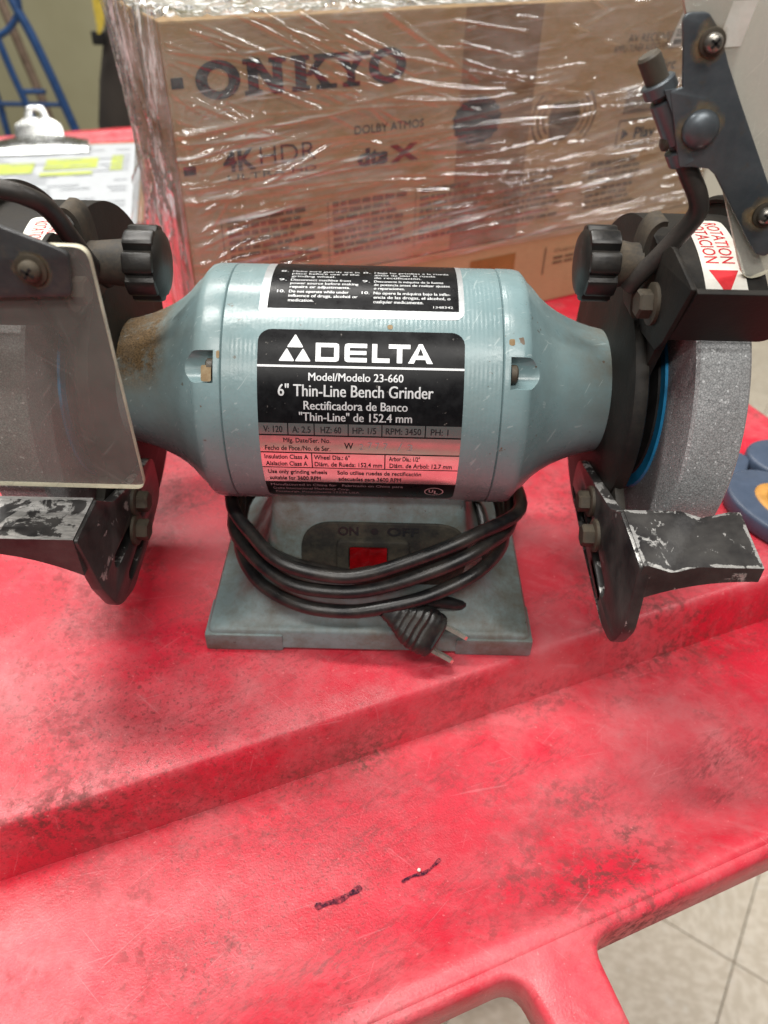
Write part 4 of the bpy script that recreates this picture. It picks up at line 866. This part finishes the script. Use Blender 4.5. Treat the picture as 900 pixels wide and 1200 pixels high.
for (s0_, z0_, s1_, z1_, hh, ww) in ((-165, 196, 60, 148, 2.2, 1.1), (-170, 219, -95, 176, 2.0, 2.6), (-120, 212, -60, 203, 1.6, 1.), (-290, 214, -170, 178, 1.8, 1.0), (-250, 170, -140, 166, 2.0, 1.2), (-20, 94, 85, 98, 2.4, 1.8), (0, 70, 86, 76, 2.6, 2.2)):
    L_ = math.hypot(s1_-s0_, z1_-z0_); ux, uz = (s1_-s0_)/L_, (z1_-z0_)/L_; t_ = (Sg-s0_)*ux+(Zg-z0_)*uz; d = -(Sg-s0_)*uz+(Zg-z0_)*ux
    h = np.maximum(h, hh*(.5+.5*np.cos(np.pi*np.clip(np.abs(d)/ww, 0, 1)))*((t_ > 0) & (t_ < L_)))
und = .5*np.sin(Sg*.035+1.3*np.sin(Zg*.04))+.3*np.sin(Zg*.08+Sg*.02)
off = 2.2+und+h
off *= np.clip(np.minimum(Sg-(BL_-1), (BR_+2)-Sg)/6, .25, 1)
def grid_mesh(P, nr, nc): return [(r*nc+c, r*nc+c+1, (r+1)*nc+c+1, (r+1)*nc+c) for r in range(nr-1) for c in range(nc-1)]
Pf = BP[None, None, :]+Sg[..., None]*BE+off[..., None]*BN; Pf[..., 2] = Zg
fm = thing('stretch_film', 'wrinkled clear stretch film wrapped round the upper cardboard box', 'plastic film', tuple(BP+BE*(-109)-BN*60+np.array([0, 0, 58])))
o = mk('front_sheet', Pf.reshape(-1, 3), grid_mesh(Pf, len(zg), len(sg)), 'film', fm, smooth=0, recalc=False)
for p in o.data.polygons: p.use_smooth = True
# left side: bunched and bulging outwards towards the top
dg_ = np.linspace(0, BD+6, 90); zg2 = np.linspace(40, 224, 200); Dg, Zg = np.meshgrid(dg_, zg2)
h2 = ridges(Dg, Zg, 80, 0, BD, 40, 224, (80, 14), (15, 60), (.8, 2.6), (1., 2.4))
o2 = 2.0+h2+4*np.clip((Zg-120)/100, 0, 1)*np.sin(np.clip(Dg/BD, 0, 1)*math.pi*.6)+1.5*np.sin(Dg*.13+Zg*.03)
o2 *= np.clip(Dg/8, .2, 1)
Lc = BP+BE*(BL_-1)
Ps = Lc[None, None, :]-Dg[..., None]*BN-o2[..., None]*BE; Ps = Ps+0; Ps[..., 2] = Zg
o = mk('side_sheet', Ps.reshape(-1, 3), grid_mesh(Ps, len(zg2), len(dg_)), 'filmside', fm, smooth=0, recalc=False)
for p in o.data.polygons: p.use_smooth = True
# top sheet
sg3 = np.linspace(BL_-2, BR_+3, 160); dg3 = np.linspace(-2, BD+4, 70); S3, D3 = np.meshgrid(sg3, dg3)
h3 = ridges(S3, D3, 90, BL_, -150, -2, BD, (70, 25), (5, 25), (1, 3.), (1.2, 2.4))+ridges(S3, D3, 50, -150, BR_, 0, BD, (5, 20), (8, 40), (.8, 2), (1.2, 2.2))
Pt = BP[None, None, :]+S3[..., None]*BE-D3[..., None]*BN; Pt[..., 2] = 220.2+h3+.8*np.sin(S3*.06)*np.sin(D3*.1)
o = mk('top_sheet', Pt.reshape(-1, 3), grid_mesh(Pt, len(dg3), len(sg3)), 'filmside', fm, smooth=0, recalc=False)
for p in o.data.polygons: p.use_smooth = True
# loose flap that trails off the lower left corner down to the shelf
sv = np.linspace(0, 1, 60); tv = np.linspace(0, 1, 60); SV, TV = np.meshgrid(sv, tv)
hf = ridges(SV*120, TV*150, 40, 0, 120, 0, 150, (60, 40), (8, 40), (.8, 3.), (1., 2.5))
Pl = Lc[None, None, :]-(6+SV[..., None]*BD*.9)*BN-(3+TV[..., None]*(10+34*SV[..., None]))*BE-hf[..., None]*BE*.8
Pl[..., 2] = 138*(1-TV)**1.3+1.5+hf*.4+2*np.sin(SV*9)*TV
o = mk('loose_flap', Pl.reshape(-1, 3), grid_mesh(Pl, 60, 60), 'flap', fm, smooth=0, recalc=False)
for p in o.data.polygons: p.use_smooth = True
# pallet-wrap bulge on the right end
zg4 = np.linspace(60, 222, 120); dg4 = np.linspace(0, BD+10, 60); D4, Z4 = np.meshgrid(dg4, zg4)
h4 = ridges(D4, Z4, 50, 0, BD, 60, 222, (5, 25), (10, 50), (.8, 2.4), (1, 2.2)); Rc = BP+BE*(BR_+2)
Pr = Rc[None, None, :]-D4[..., None]*BN+(1+h4[..., None])*BE; Pr[..., 2] = Z4
o = mk('end_sheet', Pr.reshape(-1, 3), grid_mesh(Pr, len(zg4), len(dg4)), 'film', fm, smooth=0, recalc=False)
for p in o.data.polygons: p.use_smooth = True

# ================================================================== clipboard, paper
pa = np.array([-325., 794.]); pb = np.array([-251., 488.]); pv = (pb-pa)/np.linalg.norm(pb-pa); pu = np.array([pv[1], -pv[0]])   # pu points left
def pp(a, b, z): q = pa+pu*a+pv*b; return (q[0], q[1], z)
cbd = thing('clipboard', 'hardboard clipboard with a bright metal clip lying behind the left guard', 'clipboard', pp(110, 150, 0))
mk('board', *MB().add([pp(-6, -12, .6), pp(225, -12, .6), pp(225, 306, .6), pp(-6, 306, .6), pp(-6, -12, 3.6), pp(225, -12, 3.6), pp(225, 306, 3.6), pp(-6, 306, 3.6)], [(0, 1, 2, 3), (4, 5, 6, 7), (0, 1, 5, 4), (1, 2, 6, 5), (2, 3, 7, 6), (3, 0, 4, 7)]).__dict__.values(), 'board', cbd, smooth=0)
ps = thing('paper_sheet', 'white printed form with yellow highlighter on the clipboard', 'paper', pp(108, 150, 4))
V = []; F = []
for j in range(11):
    for i in range(7): V.append(pp(i*36, j*31.5, 4.5+.5*math.sin(i*.9+j*.4)))
for j in range(10):
    for i in range(6): F.append((j*7+i, j*7+i+1, (j+1)*7+i+1, (j+1)*7+i))
mk('page', V, F, 'paper', ps, smooth=80)
def onpage(a0, a1, b0, b1, dz=5.15): return [pp(a0, b0, dz), pp(a1, b0, dz), pp(a1, b1, dz), pp(a0, b1, dz)], [(0, 1, 2, 3)]
for q in ((52, 114, 64, 108), (56, 116, 120, 134), (22, 36, 58, 124), (126, 200, 76, 120)): mk('highlight', *onpage(*q), 'hi', ps, smooth=0)
m = MB()
for b in range(30, 290, 13):
    a = 14
    while a < 190: l = rnd.uniform(14, 46); (m.add(*onpage(a, a+l, b, b+2.6, 5.5)) if rnd.random() < .6 else 0); a += l+rnd.uniform(6, 20)
m.mk('printed_line', 'pgrey', ps, smooth=0)
# clip: sprung jaw bar, arched lever with a ring on top
cx_ = 128.; jb = [pp(cx_-66, 30, 6.4), pp(cx_-58, 20, 11), pp(cx_-34, 8, 13), pp(cx_, 4, 14), pp(cx_+34, 8, 13), pp(cx_+58, 20, 11), pp(cx_+66, 30, 6.4)]
V = []; F = []; NA = 14
for i in range(NA):
    t_ = i/(NA-1); a = cx_-62+124*t_; e_ = 1-(2*t_-1)**2
    for (b, z) in ((40, 6.2), (38, 9), (30-8*e_, 12+2*e_), (14-10*e_, 14+6*e_), (6-12*e_, 8+10*e_)): V.append(pp(a, b, z))
for i in range(NA-1):
    for k in range(4): F.append((i*5+k, i*5+k+1, (i+1)*5+k+1, (i+1)*5+k))
mk('jaw', V, F, 'chrome', cbd, smooth=50)
lev = roundpoly([(-31, 0), (31, 0), (29, 18), (15, 27), (12, 42), (-12, 42), (-15, 27), (-29, 18)], [2, 2, 6, 4, 10, 10, 4, 6], 5)
VF = curve2d(lev, [circ(0, 31, 5, 20)], 2.2, .7)
mk('lever', [pp(cx_-v[0], -6-v[1]*.45+v[2]*.8, 12+v[1]*.86+v[2]*.4) for v in VF[0]], VF[1], 'chrome', cbd, smooth=40)
mk('grommet', *tube([pp(cx_+8*math.cos(t_), -6-(31+8*math.sin(t_))*.45-1.2, 12+(31+8*math.sin(t_))*.86+.6) for t_ in np.linspace(0, 2*math.pi, 25)], 2.1, 8, False), 'chrome', cbd)
for dx in (-44, 46): mk('rivet', *lathe([(0, 4.5), (4, 4.2), (6, 2)], 'Z', pp(cx_+dx, -4, 3.6), 16), 'steel', cbd)

# ================================================================== scissors at the right
sz = thing('scissors', 'slate blue and orange handled scissors lying right of the grinder', 'scissors', (236, 55, 0))
def loopx(outl, hole, name, m1, z, th):
    VF = curve2d(outl, [hole], th, 2.2); return mk(name, [(v[0], v[1], z+v[2]) for v in VF[0]], VF[1], m1, sz, smooth=50)
def egg(cx, cy, rx, ry, rot, n=40, k=.18):
    o_ = []
    for i in range(n):
        a = 2*math.pi*i/n; x_, y_ = rx*math.cos(a), ry*math.sin(a)*(1+k*math.cos(a)); o_.append((cx+x_*math.cos(rot)-y_*math.sin(rot), cy+x_*math.sin(rot)+y_*math.cos(rot)))
    return o_
hA_ = loopx(egg(240, 38, 42, 25, rad(118)), egg(243, 36, 27, 13, rad(118)), 'handle', 'scis', 6, 11)
loopx(egg(243, 36, 29.5, 15.5, rad(118)), egg(243.5, 35, 22, 9, rad(118)), 'grip_ring', 'orange', 6.3, 12)
hB_ = loopx(egg(272, 84, 40, 22, rad(160)), egg(275, 84, 27, 12, rad(160)), 'handle', 'scis', 6, 11)
loopx(egg(275, 84, 29.5, 14, rad(160)), egg(275.5, 84, 22, 8.5, rad(160)), 'grip_ring', 'orange', 6.3, 12)
VF = curve2d(roundpoly([(222, 66), (236, 92), (214, 118), (190, 132), (196, 112)], 5, 5), [], 8, 2); mk('shank', [(v[0], v[1], 5.4+v[2]) for v in VF[0]], VF[1], 'scis', sz, smooth=50)
VF = curve2d([(200, 110), (208, 122), (140, 182), (118, 196)], [], 2.4, .5); mk('blade', [(v[0], v[1], 5+v[2]) for v in VF[0]], VF[1], 'steel', sz)

# ================================================================== things against the far wall, out of focus
ht = thing('hand_truck', 'blue tubular hand truck behind the cart at upper left', 'hand truck', (-730, 1400, FZ))
for P, r in (([(-690, 1400, 330), (-697, 1400, 140), (-700, 1400, 96), (-704, 1400, 78), (-726, 1400, 53), (-752, 1400, 38), (-800, 1400, 20), (-860, 1400, 0)], 6), ([(-716, 1404, 110), (-704, 1400, 76), (-691, 1400, 41), (-671, 1400, -29), (-648, 1400, -121), (-560, 1400, -480), (-520, 1400, -880)], 9), ([(-768, 1396, 90), (-755, 1396, 28), (-747, 1396, -17), (-732, 1396, -83), (-650, 1396, -420), (-600, 1396, -880)], 7), ([(-800, 1410, 20), (-794, 1410, -99), (-794, 1410, -149), (-790, 1410, -880)], 7), ([(-789, 1400, -81), (-660, 1400, -80)], 4.5), ([(-745, 1400, -58), (-690, 1400, -57)], 5), ([(-760, 1402, -150), (-650, 1402, -160)], 6)):
    mk('frame_tube', *tube(catmull(P, 6) if len(P) > 2 else P, r, 10), 'bluemetal', ht)
pl_ = mk('wooden_pole', *tube([(-790, 1470, 260), (-754, 1450, 84), (-720, 1450, -87), (-610, 1440, -880)], 9, 10), 'wood', None); pl_['label'] = 'brown wooden pole leaning behind the blue hand truck'; pl_['category'] = 'pole'
V = []; F = []
secb = [(-899, -640, -420, 60), (-600, -630, -430, 70), (-300, -612, -432, 80), (-107, -587, -440, 80), (-34, -573, -445, 78), (44, -546, -448, 70), (80, -532, -455, 58), (130, -520, -462, 44), (240, -510, -470, 30)]
for z, x0, x1, d in secb:
    for i in range(24):
        a = 2*math.pi*i/24; cxm, hw = (x0+x1)/2, (x1-x0)/2; fold = 1+.05*math.sin(5*a+z*.02)
        V.append((cxm+hw*fold*math.copysign(abs(math.cos(a))**.7, math.cos(a)), 1395+d*.55*fold*math.copysign(abs(math.sin(a))**.7, math.sin(a)), z))
for j in range(len(secb)-1):
    for i in range(24): F.append((j*24+i, j*24+(i+1) % 24, (j+1)*24+(i+1) % 24, (j+1)*24+i))
F += [tuple(range(24)), tuple((len(secb)-1)*24+i for i in range(24))]
bg = mk('cloth_bag', V, F, 'bag', None, smooth=60); bg['label'] = 'dark brown cloth bag standing between the wall and the wrapped box'; bg['category'] = 'bag'
mk('dark_pocket', *box((-545, 1353, 44), (26, 8, 22), 2), 'bagdark', bg); mk('dark_panel', *box((-492, 1347, -40), (34, 10, 190), 3), 'bagdark', bg)
ys2 = [(-517, 1305, 200, 12), (-517, 1305, 109, 10), (-519, 1305, 88, 9), (-522, 1305, 70, 6), (-527, 1305, 58, 2.5)]
V = []; F = []
for x, y, z, w_ in ys2: V += [(x-w_, y-2, z), (x+w_, y-2, z), (x+w_, y+2, z), (x-w_, y+2, z)]
for j in range(4):
    for k in range(4): q = (k+1) % 4; F.append((4*j+k, 4*j+q, 4*j+4+q, 4*j+4+k))
F += [(0, 1, 2, 3), (16, 17, 18, 19)]
yl = mk('yellow_strap', V, F, 'yellow', None); yl['label'] = 'yellow strap hanging in front of the dark bag'; yl['category'] = 'strap'
# crumb on the ledge and a crumpled bag under the handle opening
cr = mk('crumb', *lathe([(-.8, .3), (-.3, .8), (.4, .7), (.7, .2)], 'X', (27, -149, -28.2), 8), 'crumb', None); cr['label'] = 'tiny white crumb on the second marker stroke'; cr['category'] = 'crumb'
bm = bmesh.new(); bmesh.ops.create_icosphere(bm, subdivisions=3, radius=1)
for v in bm.verts:
    k = 1+.22*math.sin(v.co.x*7+v.co.y*5)*math.cos(v.co.z*8+v.co.x*3)+rnd.uniform(-.09, .09); v.co = Vector((v.co.x*95*k+20, v.co.y*90*k-60, v.co.z*42*k-860))
bm.verts.index_update(); V = [tuple(v.co) for v in bm.verts]; F = [tuple(v.index for v in f.verts) for f in bm.faces]; bm.free()
lt = mk('crumpled_bag', V, F, ['litter', 'green'], None, smooth=25); lt['label'] = 'crumpled white and green bag below the cart handle at the bottom edge'; lt['category'] = 'bag'
for p in lt.data.polygons:
    if p.center.x < 0.045: p.material_index = 1
for o in bpy.data.objects:
    if '_L' in o: del o['_L']
